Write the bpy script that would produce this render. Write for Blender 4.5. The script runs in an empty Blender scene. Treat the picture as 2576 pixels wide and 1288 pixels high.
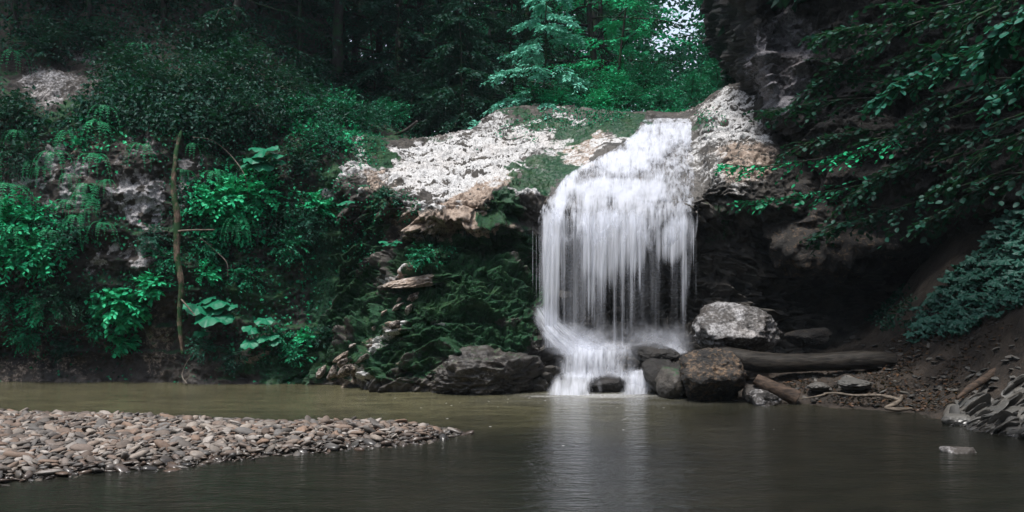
import bpy, math, random
import numpy as np
from mathutils import Vector, Matrix

sc = bpy.context.scene
COL = sc.collection
rng = np.random.default_rng(7)
random.seed(7)

# ------------------------------------------------------------------ camera, world, sun, exposure
F = 2231.0; CX = 1288.0; HY = 742.0; HC = 1.6          # focal length / horizon in a 2576 px wide frame, eye height
cam_d = bpy.data.cameras.new('camera'); cam = bpy.data.objects.new('camera', cam_d); COL.objects.link(cam)
cam.location = (0, 0, HC); cam.rotation_euler = (math.radians(90), 0, 0)
cam_d.sensor_width = 36; cam_d.lens = 36*F/2576; cam_d.shift_y = (HY-644)/2576
cam_d.clip_start = 0.05; cam_d.clip_end = 500
sc.camera = cam

SUN_EL, SUN_ROT = 68.0, 212.0           # rotation clockwise from +Y: behind the camera, slightly to the left
w = bpy.data.worlds.new('World'); sc.world = w; w.use_nodes = True
nt = w.node_tree; bg = nt.nodes['Background']
sky = nt.nodes.new('ShaderNodeTexSky'); sky.sky_type = 'NISHITA'; sky.sun_disc = False
sky.sun_elevation = math.radians(SUN_EL); sky.sun_rotation = math.radians(SUN_ROT)
sky.dust_density = 4.0; sky.air_density = 1.0; sky.ozone_density = 1.6
ov = nt.nodes.new('ShaderNodeMix'); ov.data_type = 'RGBA'; ov.inputs[0].default_value = .5; ov.inputs[7].default_value = (4.6, 5.0, 5.5, 1)   # thin bright cloud
nt.links.new(sky.outputs[0], ov.inputs[6]); nt.links.new(ov.outputs[2], bg.inputs[0]); bg.inputs[1].default_value = 0.12
sd = bpy.data.lights.new('sun', 'SUN'); sun = bpy.data.objects.new('sun', sd); COL.objects.link(sun)
sd.energy = 2.2; sd.angle = math.radians(12); sd.color = (1, .975, .94)
_d = Vector((math.sin(math.radians(SUN_ROT))*math.cos(math.radians(SUN_EL)), math.cos(math.radians(SUN_ROT))*math.cos(math.radians(SUN_EL)), math.sin(math.radians(SUN_EL))))
sun.rotation_euler = _d.to_track_quat('Z', 'Y').to_euler()
sc.view_settings.view_transform = 'Standard'; sc.view_settings.look = 'None'
sc.view_settings.exposure = 1.12; sc.view_settings.gamma = 1.0
sc.render.engine = 'CYCLES'
cy = sc.cycles
cy.max_bounces = 5; cy.diffuse_bounces = 3; cy.glossy_bounces = 3; cy.transmission_bounces = 3; cy.transparent_max_bounces = 14
cy.use_adaptive_sampling = True; cy.adaptive_threshold = 0.015; cy.use_denoising = True
cy.caustics_reflective = False; cy.caustics_refractive = False; cy.sample_clamp_indirect = 4.0

HAZE = .00045
# ------------------------------------------------------------------ numeric helpers
def P(x, y, Y):
    x = np.asarray(x, float); y = np.asarray(y, float); Y = np.asarray(Y, float)
    return np.stack(np.broadcast_arrays((x-CX)/F*Y, Y, HC+(HY-y)/F*Y), -1)
def proj(V):
    Y = np.maximum(V[..., 1], .1)
    return CX+V[..., 0]/Y*F, HY-(V[..., 2]-HC)/Y*F
def sstep(a, b, x):
    t = np.clip((x-a)/(b-a), 0, 1); return t*t*(3-2*t)
def unit(v):
    return v/np.maximum(np.linalg.norm(v, axis=-1, keepdims=True), 1e-9)

def _hash(ix, iy, iz, seed):
    h = (ix*374761393 + iy*668265263 + iz*2147483647 + seed*1274126177) & 0xffffffff
    h = ((h ^ (h >> 13))*1274126177) & 0xffffffff
    h = ((h ^ (h >> 16))*2246822519) & 0xffffffff
    return ((h ^ (h >> 15)) & 0xffffff)/float(0xffffff)
def vnoise(p, seed=0):
    """smooth value noise in -1..1 at points p (N,3)"""
    i = np.floor(p).astype(np.int64); f = p-i; f = f*f*f*(f*(f*6-15)+10)
    x, y, z = i[..., 0], i[..., 1], i[..., 2]
    def L(dx, dy, dz): return _hash(x+dx, y+dy, z+dz, seed)
    fx, fy, fz = f[..., 0], f[..., 1], f[..., 2]
    a = L(0,0,0)*(1-fx)+L(1,0,0)*fx; b = L(0,1,0)*(1-fx)+L(1,1,0)*fx
    c = L(0,0,1)*(1-fx)+L(1,0,1)*fx; d = L(0,1,1)*(1-fx)+L(1,1,1)*fx
    return 2*((a*(1-fy)+b*fy)*(1-fz)+(c*(1-fy)+d*fy)*fz)-1
def fbm(p, oct=4, seed=0, gain=.5, lac=2.03):
    s = 0; a = 1; t = 0
    for k in range(oct):
        s = s+a*vnoise(p, seed+k*17); t += a; a *= gain; p = p*lac+11.3
    return s/t
def ridged(p, oct=4, seed=0, gain=.5):
    s = 0; a = 1; t = 0
    for k in range(oct):
        s = s+a*(1-2*np.abs(vnoise(p, seed+k*13))); t += a; a *= gain; p = p*2.07+5.1
    return s/t
def cells(p, seed=0):
    """F1, F2 distances and the random id of the nearest cell"""
    i = np.floor(p).astype(np.int64); f1 = np.full(p.shape[:-1], 9.); f2 = f1.copy(); cid = np.zeros_like(f1)
    for dx in (-1, 0, 1):
        for dy in (-1, 0, 1):
            for dz in (-1, 0, 1):
                j = i+np.array([dx, dy, dz])
                c = np.stack([_hash(j[..., 0], j[..., 1], j[..., 2], seed+s) for s in (1, 2, 3)], -1)
                d = np.linalg.norm(j+c-p, axis=-1); r = _hash(j[..., 0], j[..., 1], j[..., 2], seed+9)
                n = d < f1
                f2 = np.where(n, f1, np.minimum(f2, d)); cid = np.where(n, r, cid); f1 = np.where(n, d, f1)
    return f1, f2, cid
def blobs(px, py, L):
    """max of soft ellipses (x, y, rx, ry, angle_deg, weight) in frame pixels"""
    m = np.zeros_like(px)
    for x, y, rx, ry, a, wt in L:
        c, s = math.cos(math.radians(a)), math.sin(math.radians(a))
        u = ((px-x)*c+(py-y)*s)/rx; v = (-(px-x)*s+(py-y)*c)/ry
        m = np.maximum(m, wt*np.clip(1.5-(u*u+v*v), 0, 1))
    return m
def warp(V, px, py, a=30., b=13., sd=900):
    return (px+a*fbm(V*1.7, 3, sd)+b*fbm(V*6.5, 4, sd+1), py+a*fbm(V*1.7, 3, sd+2)+b*fbm(V*6.5, 4, sd+3))
def saw(t, e=.82):
    f = t-np.floor(t); return np.where(f < e, (f/e)**1.4, 1-sstep(e, 1, f))
def crom(A, n):
    """Catmull-Rom resample of A along axis 0 to about n points per interval list"""
    R = len(A); t = np.concatenate([k+np.arange(n[k])/n[k] for k in range(R-1)]+[[R-1.0]])
    k = np.minimum(t.astype(int), R-2); f = (t-k).reshape((-1,)+(1,)*(A.ndim-1))
    p0 = A[np.maximum(k-1, 0)]; p1 = A[k]; p2 = A[k+1]; p3 = A[np.minimum(k+2, R-1)]
    return .5*(2*p1+(p2-p0)*f+(2*p0-5*p1+4*p2-p3)*f*f+(3*p1-p0-3*p2+p3)*f**3)
def grid_faces(nu, nv):
    a = (np.arange(nu-1)[:, None]*nv+np.arange(nv-1)[None]).ravel()
    return np.stack([a, a+nv, a+nv+1, a+1], -1)
def grid_normals(G):
    du = np.gradient(G, axis=0); dv = np.gradient(G, axis=1)
    return unit(np.cross(du, dv))

# ------------------------------------------------------------------ object helpers
def mesh_data(name, V, Fs, mat=None, smooth=True, attrs=None, uv=None):
    me = bpy.data.meshes.new(name)
    V = np.ascontiguousarray(V.reshape(-1, 3), np.float32)
    if isinstance(Fs, np.ndarray): Fs = [Fs]
    Fs = [f for f in Fs if len(f)]
    me.vertices.add(len(V)); me.vertices.foreach_set('co', V.ravel())
    nl = sum(f.size for f in Fs); npoly = sum(len(f) for f in Fs)
    me.loops.add(nl); me.polygons.add(npoly)
    li = np.concatenate([f.ravel() for f in Fs]).astype(np.int32)
    tot = np.concatenate([np.full(len(f), f.shape[1], np.int32) for f in Fs])
    st = np.concatenate([[0], np.cumsum(tot)[:-1]]).astype(np.int32)
    me.loops.foreach_set('vertex_index', li)
    me.polygons.foreach_set('loop_start', st)
    me.polygons.foreach_set('use_smooth', np.full(npoly, smooth, bool))
    if uv is not None:
        l = me.uv_layers.new(name='UVMap'); l.data.foreach_set('uv', np.ascontiguousarray(uv.reshape(-1, 2)[li], np.float32).ravel())
    for k, v in (attrs or {}).items():
        v = np.asarray(v, np.float32)
        if v.ndim == 1:
            a = me.attributes.new(k, 'FLOAT', 'POINT'); a.data.foreach_set('value', v)
        else:
            a = me.attributes.new(k, 'FLOAT_VECTOR', 'POINT'); a.data.foreach_set('vector', v.ravel())
    if mat: me.materials.append(mat)
    me.update(calc_edges=True); me.validate()
    return me
def link(name, me, parent=None):
    o = bpy.data.objects.new(name, me); COL.objects.link(o)
    if parent: o.parent = parent
    return o
def tag(o, label=None, cat=None, group=None, kind=None):
    if label: o['label'] = label
    if cat: o['category'] = cat
    if group: o['group'] = group
    if kind: o['kind'] = kind
    return o
def empty(name, loc, label, cat, group=None):
    o = bpy.data.objects.new(name, None); COL.objects.link(o); o.location = [float(c) for c in loc]; o.empty_display_size = .1
    return tag(o, label, cat, group)
def child(name, V, Fs, mat, parent, **k):
    """mesh in world coordinates, parented to an unrotated empty"""
    V = V.reshape(-1, 3)-np.array(parent.location)
    return link(name, mesh_data(name, V, Fs, mat, **k), parent)
def single(name, V, Fs, mat, label, cat, group=None, kind=None, origin=None, **k):
    V = V.reshape(-1, 3)
    o0 = V.mean(0) if origin is None else np.asarray(origin)
    o = link(name, mesh_data(name, V-o0, Fs, mat, **k)); o.location = [float(c) for c in o0]
    return tag(o, label, cat, group, kind)
def structure(name, V, Fs, mat, **k):
    o = link(name, mesh_data(name, V, Fs, mat, **k)); o['kind'] = 'structure'; return o

# ------------------------------------------------------------------ materials
class NT:
    def __init__(s, name):
        s.m = bpy.data.materials.new(name); s.m.use_nodes = True; s.t = s.m.node_tree; s.t.nodes.clear()
        s.out = s.new('ShaderNodeOutputMaterial')
    def new(s, t, **k):
        n = s.t.nodes.new(t)
        for a, b in k.items(): setattr(n, a, b)
        return n
    def put(s, sock, v):
        if hasattr(v, 'is_output') or isinstance(v, bpy.types.NodeSocket): s.t.links.new(v, sock)
        elif isinstance(v, (tuple, list)) and len(v) == 3 and sock.type == 'RGBA': sock.default_value = (*v, 1)
        else: sock.default_value = v
    def noise(s, scale, detail=4, rough=.55, vec=None, dist=0):
        n = s.new('ShaderNodeTexNoise'); n.inputs['Scale'].default_value = scale; n.inputs['Detail'].default_value = detail
        n.inputs['Roughness'].default_value = rough; n.inputs['Distortion'].default_value = dist
        s.put(n.inputs['Vector'], vec if vec is not None else s.pos()); return n.outputs['Fac']
    def pos(s):
        if not hasattr(s, '_p'): s._p = s.new('ShaderNodeNewGeometry')
        return s._p.outputs['Position']
    def geo(s, k): s.pos(); return s._p.outputs[k]
    def obj(s):
        if not hasattr(s, '_o'): s._o = s.new('ShaderNodeTexCoord')
        return s._o.outputs['Object']
    def mapv(s, v, scale=(1,1,1), rot=(0,0,0), loc=(0,0,0)):
        n = s.new('ShaderNodeMapping'); s.put(n.inputs[0], v); n.inputs['Scale'].default_value = scale
        n.inputs['Rotation'].default_value = rot; n.inputs['Location'].default_value = loc; return n.outputs[0]
    def ramp(s, f, stops, interp='LINEAR'):
        n = s.new('ShaderNodeValToRGB'); s.put(n.inputs[0], f); r = n.color_ramp; r.interpolation = interp
        while len(r.elements) < len(stops): r.elements.new(.5)
        for e, (p, c) in zip(r.elements, stops):
            e.position = p; e.color = (*c, 1) if isinstance(c, tuple) else (c, c, c, 1)
        return n.outputs[0]
    def rng(s, f, a, b, c=0., d=1.):
        n = s.new('ShaderNodeMapRange'); n.interpolation_type = 'SMOOTHSTEP'; s.put(n.inputs[0], f)
        for i, v in zip((1, 2, 3, 4), (a, b, c, d)): s.put(n.inputs[i], v)
        return n.outputs[0]
    def mix(s, f, a, b, mode='MIX'):
        n = s.new('ShaderNodeMix', data_type='RGBA', blend_type=mode); s.put(n.inputs[0], f)
        s.put(n.inputs[6], a); s.put(n.inputs[7], b); return n.outputs[2]
    def math(s, op, a, b=None, c=None):
        n = s.new('ShaderNodeMath', operation=op); s.put(n.inputs[0], a)
        if b is not None: s.put(n.inputs[1], b)
        if c is not None: s.put(n.inputs[2], c)
        return n.outputs[0]
    def attr(s, name, vec=False):
        n = s.new('ShaderNodeAttribute', attribute_name=name)
        return n.outputs['Vector'] if vec else n.outputs['Fac']
    def sep(s, v):
        n = s.new('ShaderNodeSeparateXYZ'); s.put(n.inputs[0], v); return n.outputs
    def bump(s, h, strength, dist, normal=None):
        n = s.new('ShaderNodeBump'); s.put(n.inputs['Height'], h); s.put(n.inputs['Strength'], strength); n.inputs['Distance'].default_value = dist
        if normal is not None: s.put(n.inputs['Normal'], normal)
        return n.outputs[0]
    def bsdf(s, color, rough=.8, normal=None, spec=.4, **k):
        n = s.new('ShaderNodeBsdfPrincipled'); s.put(n.inputs['Base Color'], color); s.put(n.inputs['Roughness'], rough)
        s.put(n.inputs['Specular IOR Level'], spec)
        if normal is not None: s.put(n.inputs['Normal'], normal)
        for a, b in k.items(): s.put(n.inputs[a.replace('_', ' ')], b)
        return n.outputs[0]
    def done(s, sh): s.t.links.new(sh, s.out.inputs[0]); return s.m

def mat_rock(name, base=((.030,.028,.026),(.085,.076,.066)), pale=((.22,.219,.218),(.55,.546,.545)), tan=((.17,.125,.095),(.36,.29,.24)),
             moss=((.004,.020,.010),(.008,.062,.022)), bumps=.5):
    """weathered rock; the masks pale / tan / moss / wet come with the mesh, their ragged edges from noise"""
    n = NT(name)
    nz = n.noise(3.2, 6, .62); nf = n.noise(19, 5, .6); nm = n.noise(48, 3, .6)
    mk = n.sep(n.attr('mask', True)); wet = n.attr('wet')
    jit = n.math('ADD', n.math('MULTIPLY', n.math('SUBTRACT', nf, .5), .9), n.math('MULTIPLY', n.math('SUBTRACT', nz, .5), .7))
    c = n.mix(n.rng(nz, .3, .7), base[0], base[1])
    c = n.mix(n.rng(nm, .4, .75, 0, .35), c, (.012, .011, .010))
    tn = n.mix(n.rng(nf, .3, .7), tan[0], tan[1])
    c = n.mix(n.rng(n.math('ADD', mk[1], jit), .35, .65), c, tn)
    pl = n.mix(n.rng(n.math('ADD', n.math('MULTIPLY', nm, .6), n.math('MULTIPLY', nf, .45)), .38, .62), pale[0], pale[1])
    pl = n.mix(n.rng(n.noise(1.1, 4, .6), .45, .7, 0, .45), pl, n.mix(.5, pl, tan[1]))
    c = n.mix(n.rng(n.math('ADD', mk[0], jit), .28, .74), c, pl)
    ms = n.mix(n.rng(n.math('ADD', n.math('MULTIPLY', nm, .55), n.math('MULTIPLY', nf, .45)), .38, .62), moss[0], moss[1])
    ms = n.mix(n.rng(nz, .4, .75, 0, .5), ms, (.03, .06, .012))
    c = n.mix(n.rng(n.math('ADD', mk[2], jit), .4, .62), c, ms)
    r = n.math('SUBTRACT', .92, n.math('MULTIPLY', wet, .58))
    h = n.math('ADD', n.math('MULTIPLY', nf, .7), n.math('MULTIPLY', nm, .4))
    b = n.bump(h, bumps, .05)
    return n.done(n.bsdf(c, r, b, .35))
def mat_leaf(name, cols, trans=.22, rough=.55, gloss=.02):
    n = NT(name)
    oi = n.new('ShaderNodeObjectInfo')
    r = n.math('FRACT', n.math('ADD', n.geo('Random Per Island'), n.math('MULTIPLY', oi.outputs['Random'], .37)))
    c = n.ramp(r, [(i/(len(cols)-1), k) for i, k in enumerate(cols)])
    c = n.mix(n.rng(n.noise(30, 2, .5), .3, .7, 0, .2), c, n.mix(.5, c, (.0, .02, .012)))
    d = n.new('ShaderNodeBsdfDiffuse'); n.put(d.inputs[0], c)
    t = n.new('ShaderNodeBsdfTranslucent'); n.put(t.inputs[0], n.mix(.4, c, (.03, .16, .03)))
    g = n.new('ShaderNodeBsdfGlossy'); n.put(g.inputs[0], (.9, .95, 1)); n.put(g.inputs[1], rough)
    m = n.new('ShaderNodeMixShader'); n.put(m.inputs[0], trans); n.put(m.inputs[1], d.outputs[0]); n.put(m.inputs[2], t.outputs[0])
    m2 = n.new('ShaderNodeMixShader'); n.put(m2.inputs[0], gloss); n.put(m2.inputs[1], m.outputs[0]); n.put(m2.inputs[2], g.outputs[0])
    return n.done(m2.outputs[0])
def mat_bark(name, a, b, moss=.0, rough=.85, stretch=(1, 1, .25), scale=22, spec=.25):
    n = NT(name); v = n.mapv(n.obj(), stretch)
    f = n.noise(scale, 6, .65, v); g = n.noise(5, 4, .6, n.obj())
    c = n.mix(n.rng(f, .32, .68), a, b)
    if moss: c = n.mix(n.rng(g, .62-moss*.4, .72-moss*.3), c, (.012, .045, .014))
    return n.done(n.bsdf(c, rough, n.bump(f, .7, .02), spec))
def mat_soil():
    n = NT('soil')
    a = n.noise(2.2, 6, .6); b = n.noise(26, 5, .65); c0 = n.noise(90, 3, .6)
    c = n.mix(n.rng(a, .3, .7), (.016, .0135, .011), (.042, .033, .026))
    c = n.mix(n.rng(b, .45, .75), c, (.06, .043, .032)); c = n.mix(n.rng(c0, .55, .8, 0, .7), c, (.012, .010, .009))
    return n.done(n.bsdf(c, .8, n.bump(n.math('ADD', b, n.math('MULTIPLY', c0, .4)), .8, .05), .3))
def mat_stone(name, cols, wetz=True, rough=.75):
    n = NT(name); oi = n.new('ShaderNodeObjectInfo')
    r = n.math('FRACT', n.math('ADD', n.geo('Random Per Island'), n.math('MULTIPLY', oi.outputs['Random'], 7.31)))
    c = n.ramp(r, [(i/(len(cols)-1), k) for i, k in enumerate(cols)])
    f = n.noise(38, 5, .65); g = n.noise(9, 3, .5)
    c = n.mix(n.rng(f, .35, .75, 0, .55), c, n.mix(.6, c, (.02, .018, .016)))
    ro = rough
    if wetz:
        z = n.sep(n.pos())[2]; wv = n.rng(n.math('ADD', z, n.math('MULTIPLY', n.math('SUBTRACT', g, .5), .10)), .02, .11, 1, 0)
        c = n.mix(wv, c, n.mix(.62, c, (.008, .008, .008))); ro = n.rng(wv, 0, 1, rough, .22)
    return n.done(n.bsdf(c, ro, n.bump(f, .25, .01), .4))

M = {}
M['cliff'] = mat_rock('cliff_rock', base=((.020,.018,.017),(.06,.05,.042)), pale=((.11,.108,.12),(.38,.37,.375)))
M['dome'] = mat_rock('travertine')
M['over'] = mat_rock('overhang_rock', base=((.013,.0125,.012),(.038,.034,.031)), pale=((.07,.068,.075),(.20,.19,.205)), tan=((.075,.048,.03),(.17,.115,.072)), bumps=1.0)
M['grey'] = mat_rock('grey_boulder', base=((.022,.02,.019),(.06,.052,.046)), pale=((.11,.108,.11),(.34,.335,.34)))
M['soil'] = mat_soil()
M['floor'] = mat_bark('forest_floor', (.008,.010,.006), (.02,.03,.014), 0, .95, (1,1,1), 6)
M['pebble'] = mat_stone('pebble_stone', [(.18,.155,.138),(.14,.092,.066),(.27,.23,.195),(.045,.040,.036),(.21,.14,.10),(.10,.088,.078),(.33,.295,.265),(.08,.055,.040),(.14,.13,.122),(.05,.043,.036)])
M['slate'] = mat_stone('slate_stone', [(.05,.05,.047),(.09,.086,.078),(.032,.032,.031),(.12,.112,.10),(.065,.06,.052)], True, .6)
M['bark'] = mat_bark('bark', (.010,.0095,.009), (.032,.029,.026), .4)
M['bark_grey'] = mat_bark('grey_bark', (.03,.027,.025), (.075,.068,.06), .2)
M['bark_tan'] = mat_bark('tan_bark', (.035,.024,.018), (.17,.12,.088), .5, .9, (1, 1, .5), 14)
M['wetlog'] = mat_bark('wet_log', (.004,.0035,.003), (.036,.031,.026), 0, .55, (.14, 1, 1), 30, .16)
M['rotten'] = mat_bark('rotten_wood', (.02,.015,.012), (.085,.058,.042), 0, .8, (.3, 1, 1), 20)
M['drift'] = mat_bark('driftwood', (.055,.045,.035), (.17,.14,.11), 0, .75, (.3, 1, 1), 20)
M['twig'] = mat_bark('twig_bark', (.07,.06,.05), (.16,.14,.12), 0)
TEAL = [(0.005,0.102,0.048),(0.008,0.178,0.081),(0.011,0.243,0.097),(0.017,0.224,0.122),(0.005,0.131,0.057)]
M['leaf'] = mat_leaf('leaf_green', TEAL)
M['leaf_lit'] = mat_leaf('leaf_lit_tint', [(.008,.30,.125),(.014,.44,.19),(.04,.50,.22),(.012,.36,.155),(.02,.47,.20)])  # sunlit copy of the green leaf: highlight brightness put into the colour
M['leaf_shade_tint'] = mat_leaf('leaf_shade_tint', [(.004,.030,.018),(.006,.05,.030),(.010,.065,.042),(.005,.04,.022)])  # shaded copy of the green leaf: shadow darkness put into the colour
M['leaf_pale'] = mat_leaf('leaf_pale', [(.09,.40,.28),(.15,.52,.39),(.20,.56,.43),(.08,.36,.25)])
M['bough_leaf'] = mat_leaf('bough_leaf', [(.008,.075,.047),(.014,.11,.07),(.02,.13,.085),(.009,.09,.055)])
M['fern'] = mat_leaf('fern_green', [(0.015,0.185,0.078),(0.024,0.29,0.115),(0.030,0.33,0.13),(0.012,0.155,0.07)])
M['butter'] = mat_leaf('butterbur_leaf', [(0.007,0.128,0.063),(0.012,0.180,0.087),(0.009,0.150,0.075)], .2, .5, .025)
M['bank_leaf'] = mat_leaf('bank_leaf', [(0.017,0.076,0.056),(0.027,0.111,0.080),(0.034,0.136,0.099),(0.020,0.093,0.065)], .2, .5, .03)
M['litter'] = mat_leaf('dead_leaves', [(.030,.019,.013),(.018,.013,.010),(.055,.030,.016),(.026,.019,.014),(.10,.045,.016),(.016,.012,.010),(.038,.026,.018)], .08)
M['leaf_soft'] = mat_leaf('leaf_soft', [(.016,.10,.062),(.03,.15,.095),(.022,.12,.08)])
M['grass'] = mat_leaf('fine_grass', [(.010,.06,.03),(.03,.11,.06),(.02,.085,.04)], .2)

# ------------------------------------------------------------------ leaves, tubes, rocks
def leaf_arrays(c, d, n, L, W, fold=.12, curl=.12, round_=False):
    """leaves: base points c, directions d, normals n, lengths, widths -> verts, faces"""
    c = np.asarray(c); N = len(c); d = unit(d); s = unit(np.cross(d, n)); n = np.cross(s, d)
    L = np.broadcast_to(L, (N,))[:, None]; W = np.broadcast_to(W, (N,))[:, None]
    if round_:
        T = [(0,0),(.12,.30),(.42,.5),(.75,.36),(1,0)]
        mid = [c+d*L*t-n*L*(curl*t*t)-n*W*fold*(0 if t in (0,1) else 1) for t, _ in T]
        lf = [mid[i]+s*W*T[i][1]+n*W*fold*1.2 for i in (1,2,3)]; rt = [mid[i]-s*W*T[i][1]+n*W*fold*1.2 for i in (1,2,3)]
        V = np.stack(mid+lf+rt, 1)                                  # 11 verts
        q = np.array([[1,2,6,5],[2,3,7,6],[2,1,8,9],[3,2,9,10]]); t = np.array([[0,1,5],[3,4,7],[1,0,8],[4,3,10]])
        o = (np.arange(N)*11)[:, None, None]
        return V.reshape(-1, 3), [(q[None]+o).reshape(-1, 4), (t[None]+o).reshape(-1, 3)]
    m = c+d*L*.48-n*W*fold-n*L*curl*.2
    V = np.stack([c, m, c+d*L-n*L*curl, c+d*L*.42+s*W*.5+n*W*fold, c+d*L*.42-s*W*.5+n*W*fold], 1)
    t = np.array([[0,1,3],[1,2,3],[1,0,4],[2,1,4]]); o = (np.arange(N)*5)[:, None, None]
    return V.reshape(-1, 3), [(t[None]+o).reshape(-1, 3)]
def merge(parts):
    V = []; Q = []; T = []; o = 0
    for v, fs in parts:
        if isinstance(fs, np.ndarray): fs = [fs]
        for f in fs: (Q if f.shape[1] == 4 else T).append(f+o)
        V.append(v.reshape(-1, 3)); o += len(V[-1])
    r = []
    if Q: r.append(np.concatenate(Q))
    if T: r.append(np.concatenate(T))
    return np.concatenate(V), r
def tube(pts, rad, seg=8, n=None, rough=0., seed=0):
    """tapered tube through points, closed ends"""
    pts = np.asarray(pts, float); rad = np.broadcast_to(np.asarray(rad, float), (len(pts),))
    if n: 
        k = [n]*(len(pts)-1); pts = crom(pts, k); rad = np.maximum(crom(rad, k), .0008)
    t = unit(np.gradient(pts, axis=0)); up = np.array([0, 0, 1.]) if abs(t[:, 2].mean()) < .8 else np.array([1., 0, 0])
    a = unit(np.cross(t, up)); b = np.cross(t, a); th = np.arange(seg)/seg*2*np.pi
    R = rad[:, None]*np.ones(seg)
    V = pts[:, None]+R[..., None]*(a[:, None]*np.cos(th)[None, :, None]+b[:, None]*np.sin(th)[None, :, None])
    if rough: 
        V = V+(V-pts[:, None])*(rough*fbm(V*np.array([6., 6, 6])/max(rad.max()*8, .05)*.5, 4, seed))[..., None]
    m = len(pts); i = np.arange(m-1)[:, None]*seg; j = np.arange(seg)[None]; k = (j+1) % seg
    q = np.stack([i+j, i+k, i+seg+k, i+seg+j], -1).reshape(-1, 4)
    V = np.concatenate([V.reshape(-1, 3), pts[:1], pts[-1:]]); e = m*seg
    j = np.arange(seg); k = (j+1) % seg
    t1 = np.stack([np.full(seg, e), k, j], -1); t2 = np.stack([np.full(seg, e+1), (m-1)*seg+j, (m-1)*seg+k], -1)
    return V, [q, np.concatenate([t1, t2])]
_ico = {}
def ico(n):
    if n not in _ico:
        import bmesh
        bm = bmesh.new(); bmesh.ops.create_icosphere(bm, subdivisions=n, radius=1)
        V = np.array([v.co[:] for v in bm.verts]); Fc = np.array([[v.index for v in f.verts] for f in bm.faces]); bm.free(); _ico[n] = (V, Fc)
    return _ico[n]
def rock(size, seed, sub=5, planes=14, sharp=.6, rough=.06, freq=2.2, rot=(0, 0, 0)):
    """angular boulder: a ball cut by random planes, roughened"""
    V, Fc = ico(sub); r = np.random.default_rng(seed)
    N = unit(r.normal(size=(planes, 3))); h = r.uniform(.62, .95, planes)
    d = V@N.T; rr = np.where(d > .05, h/np.maximum(d, .05), 9)
    k = 14*sharp+4; rad = -np.log(np.exp(-k*np.minimum(rr, 3)).sum(1)+math.exp(-k*1.1))/k
    rad = rad*(1+rough*2*fbm(V*freq+seed, 5, seed, .55)+rough*.8*ridged(V*freq*2.3+seed*2, 4, seed+5))
    V = V*rad[:, None]*np.array(size)
    R = np.array(Matrix.Rotation(rot[2], 3, 'Z')@Matrix.Rotation(rot[1], 3, 'Y')@Matrix.Rotation(rot[0], 3, 'X'))
    return V@R.T, Fc
def rmask(V, N=None, pale=0., tan=0., moss=0., wet=0., mossup=0., seed=0):
    """mask attributes for a loose rock"""
    n = len(V); up = np.zeros(n)
    if N is not None: up = np.clip(N[:, 2], 0, 1)
    m = np.stack([np.full(n, pale), np.full(n, tan), moss+mossup*up], -1)
    return {'mask': m, 'wet': np.full(n, float(wet))}
def vnormals(V, Fc):
    fn = np.cross(V[Fc[:, 1]]-V[Fc[:, 0]], V[Fc[:, 2]]-V[Fc[:, 0]]); N = np.zeros_like(V)
    for k in range(3): np.add.at(N, Fc[:, k], fn)
    return unit(N)

# ------------------------------------------------------------------ terrain: cliff, travertine dome, overhang, bank
SURF = []       # (V, N, px, py) of things plants may grow on
def finish_rock(name, G, disp, mat, maskfn, nu, nv):
    N = grid_normals(G)
    if (N[..., 1].mean()) > 0: N = -N
    V = (G+N*disp[..., None])
    N2 = grid_normals(V); flip = (N2[..., 1].mean()) > 0
    if flip: N2 = -N2
    V2 = V.reshape(-1, 3); px, py = proj(V2)
    mask, wet = maskfn(V2, N2.reshape(-1, 3), px, py, disp.ravel())
    f = grid_faces(nu, nv)
    if flip: f = f[:, ::-1]
    o = structure(name, V2, f, mat, attrs={'mask': mask, 'wet': wet})
    SURF.append((V2, N2.reshape(-1, 3), px, py))
    return o, V2, N2.reshape(-1, 3), px, py

# -- cliff on the near left
rows_y = [1010, 962, 900, 800, 680, 540, 400, 300, 210, 110, -40, -260, -520]
def lcol(x, Ys, ys=rows_y, dx=None):
    return [P(x+(dx[i] if dx else 0), y, Y) for i, (y, Y) in enumerate(zip(ys, Ys))]
cl = np.array([
    lcol(-900, [14.0,14.0,14.2,14.2,14.1,14.2,14.5,15.0,15.8,17.0,18.5,20.5,23]),
    lcol(-300, [15.6,15.6,15.9,15.7,15.5,15.6,15.8,16.2,17.0,18.2,19.8,21.8,24.5]),
    lcol(0,    [16.2,16.2,16.6,16.3,16.0,16.0,16.2,16.6,17.2,18.4,20.2,22.4,25]),
    lcol(200,  [16.3,16.3,16.7,16.4,16.0,15.9,16.1,16.5,17.4,18.8,20.6,22.8,25.5]),
    lcol(400,  [16.3,16.3,16.5,16.4,16.1,16.0,16.1,16.5,17.6,19.2,21.0,23.2,26]),
    lcol(560,  [16.2,16.2,16.3,16.4,16.4,16.4,16.5,16.9,18.2,19.8,21.6,23.8,26.5]),
    lcol(720,  [16.0,15.9,16.0,16.4,16.6,16.7,16.8,17.4,18.6,20.3,22.6,25,28], [1010,965,910,800,680,540,430,340,280,220,130,0,-150]),
    lcol(880,  [16.2,16.2,16.3,16.6,16.8,16.9,17.0,17.7,18.8,20.5,23,26,30], [1010,965,910,800,680,540,440,375,330,300,270,230,180]),
    lcol(1060, [17.2,17.2,17.2,17.4,17.4,17.5,17.8,18.6,19.8,21.5,24,27,31], [1010,965,910,800,680,560,480,430,400,380,350,320,290]),
])
nvl = [8,30,40,50,60,60,50,40,30,26,24,20]
G = crom(crom(cl, [40,60,60,60,60,50,50,40]).transpose(1, 0, 2), nvl).transpose(1, 0, 2)
nu, nv = G.shape[:2]; p = G.reshape(-1, 3)
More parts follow.
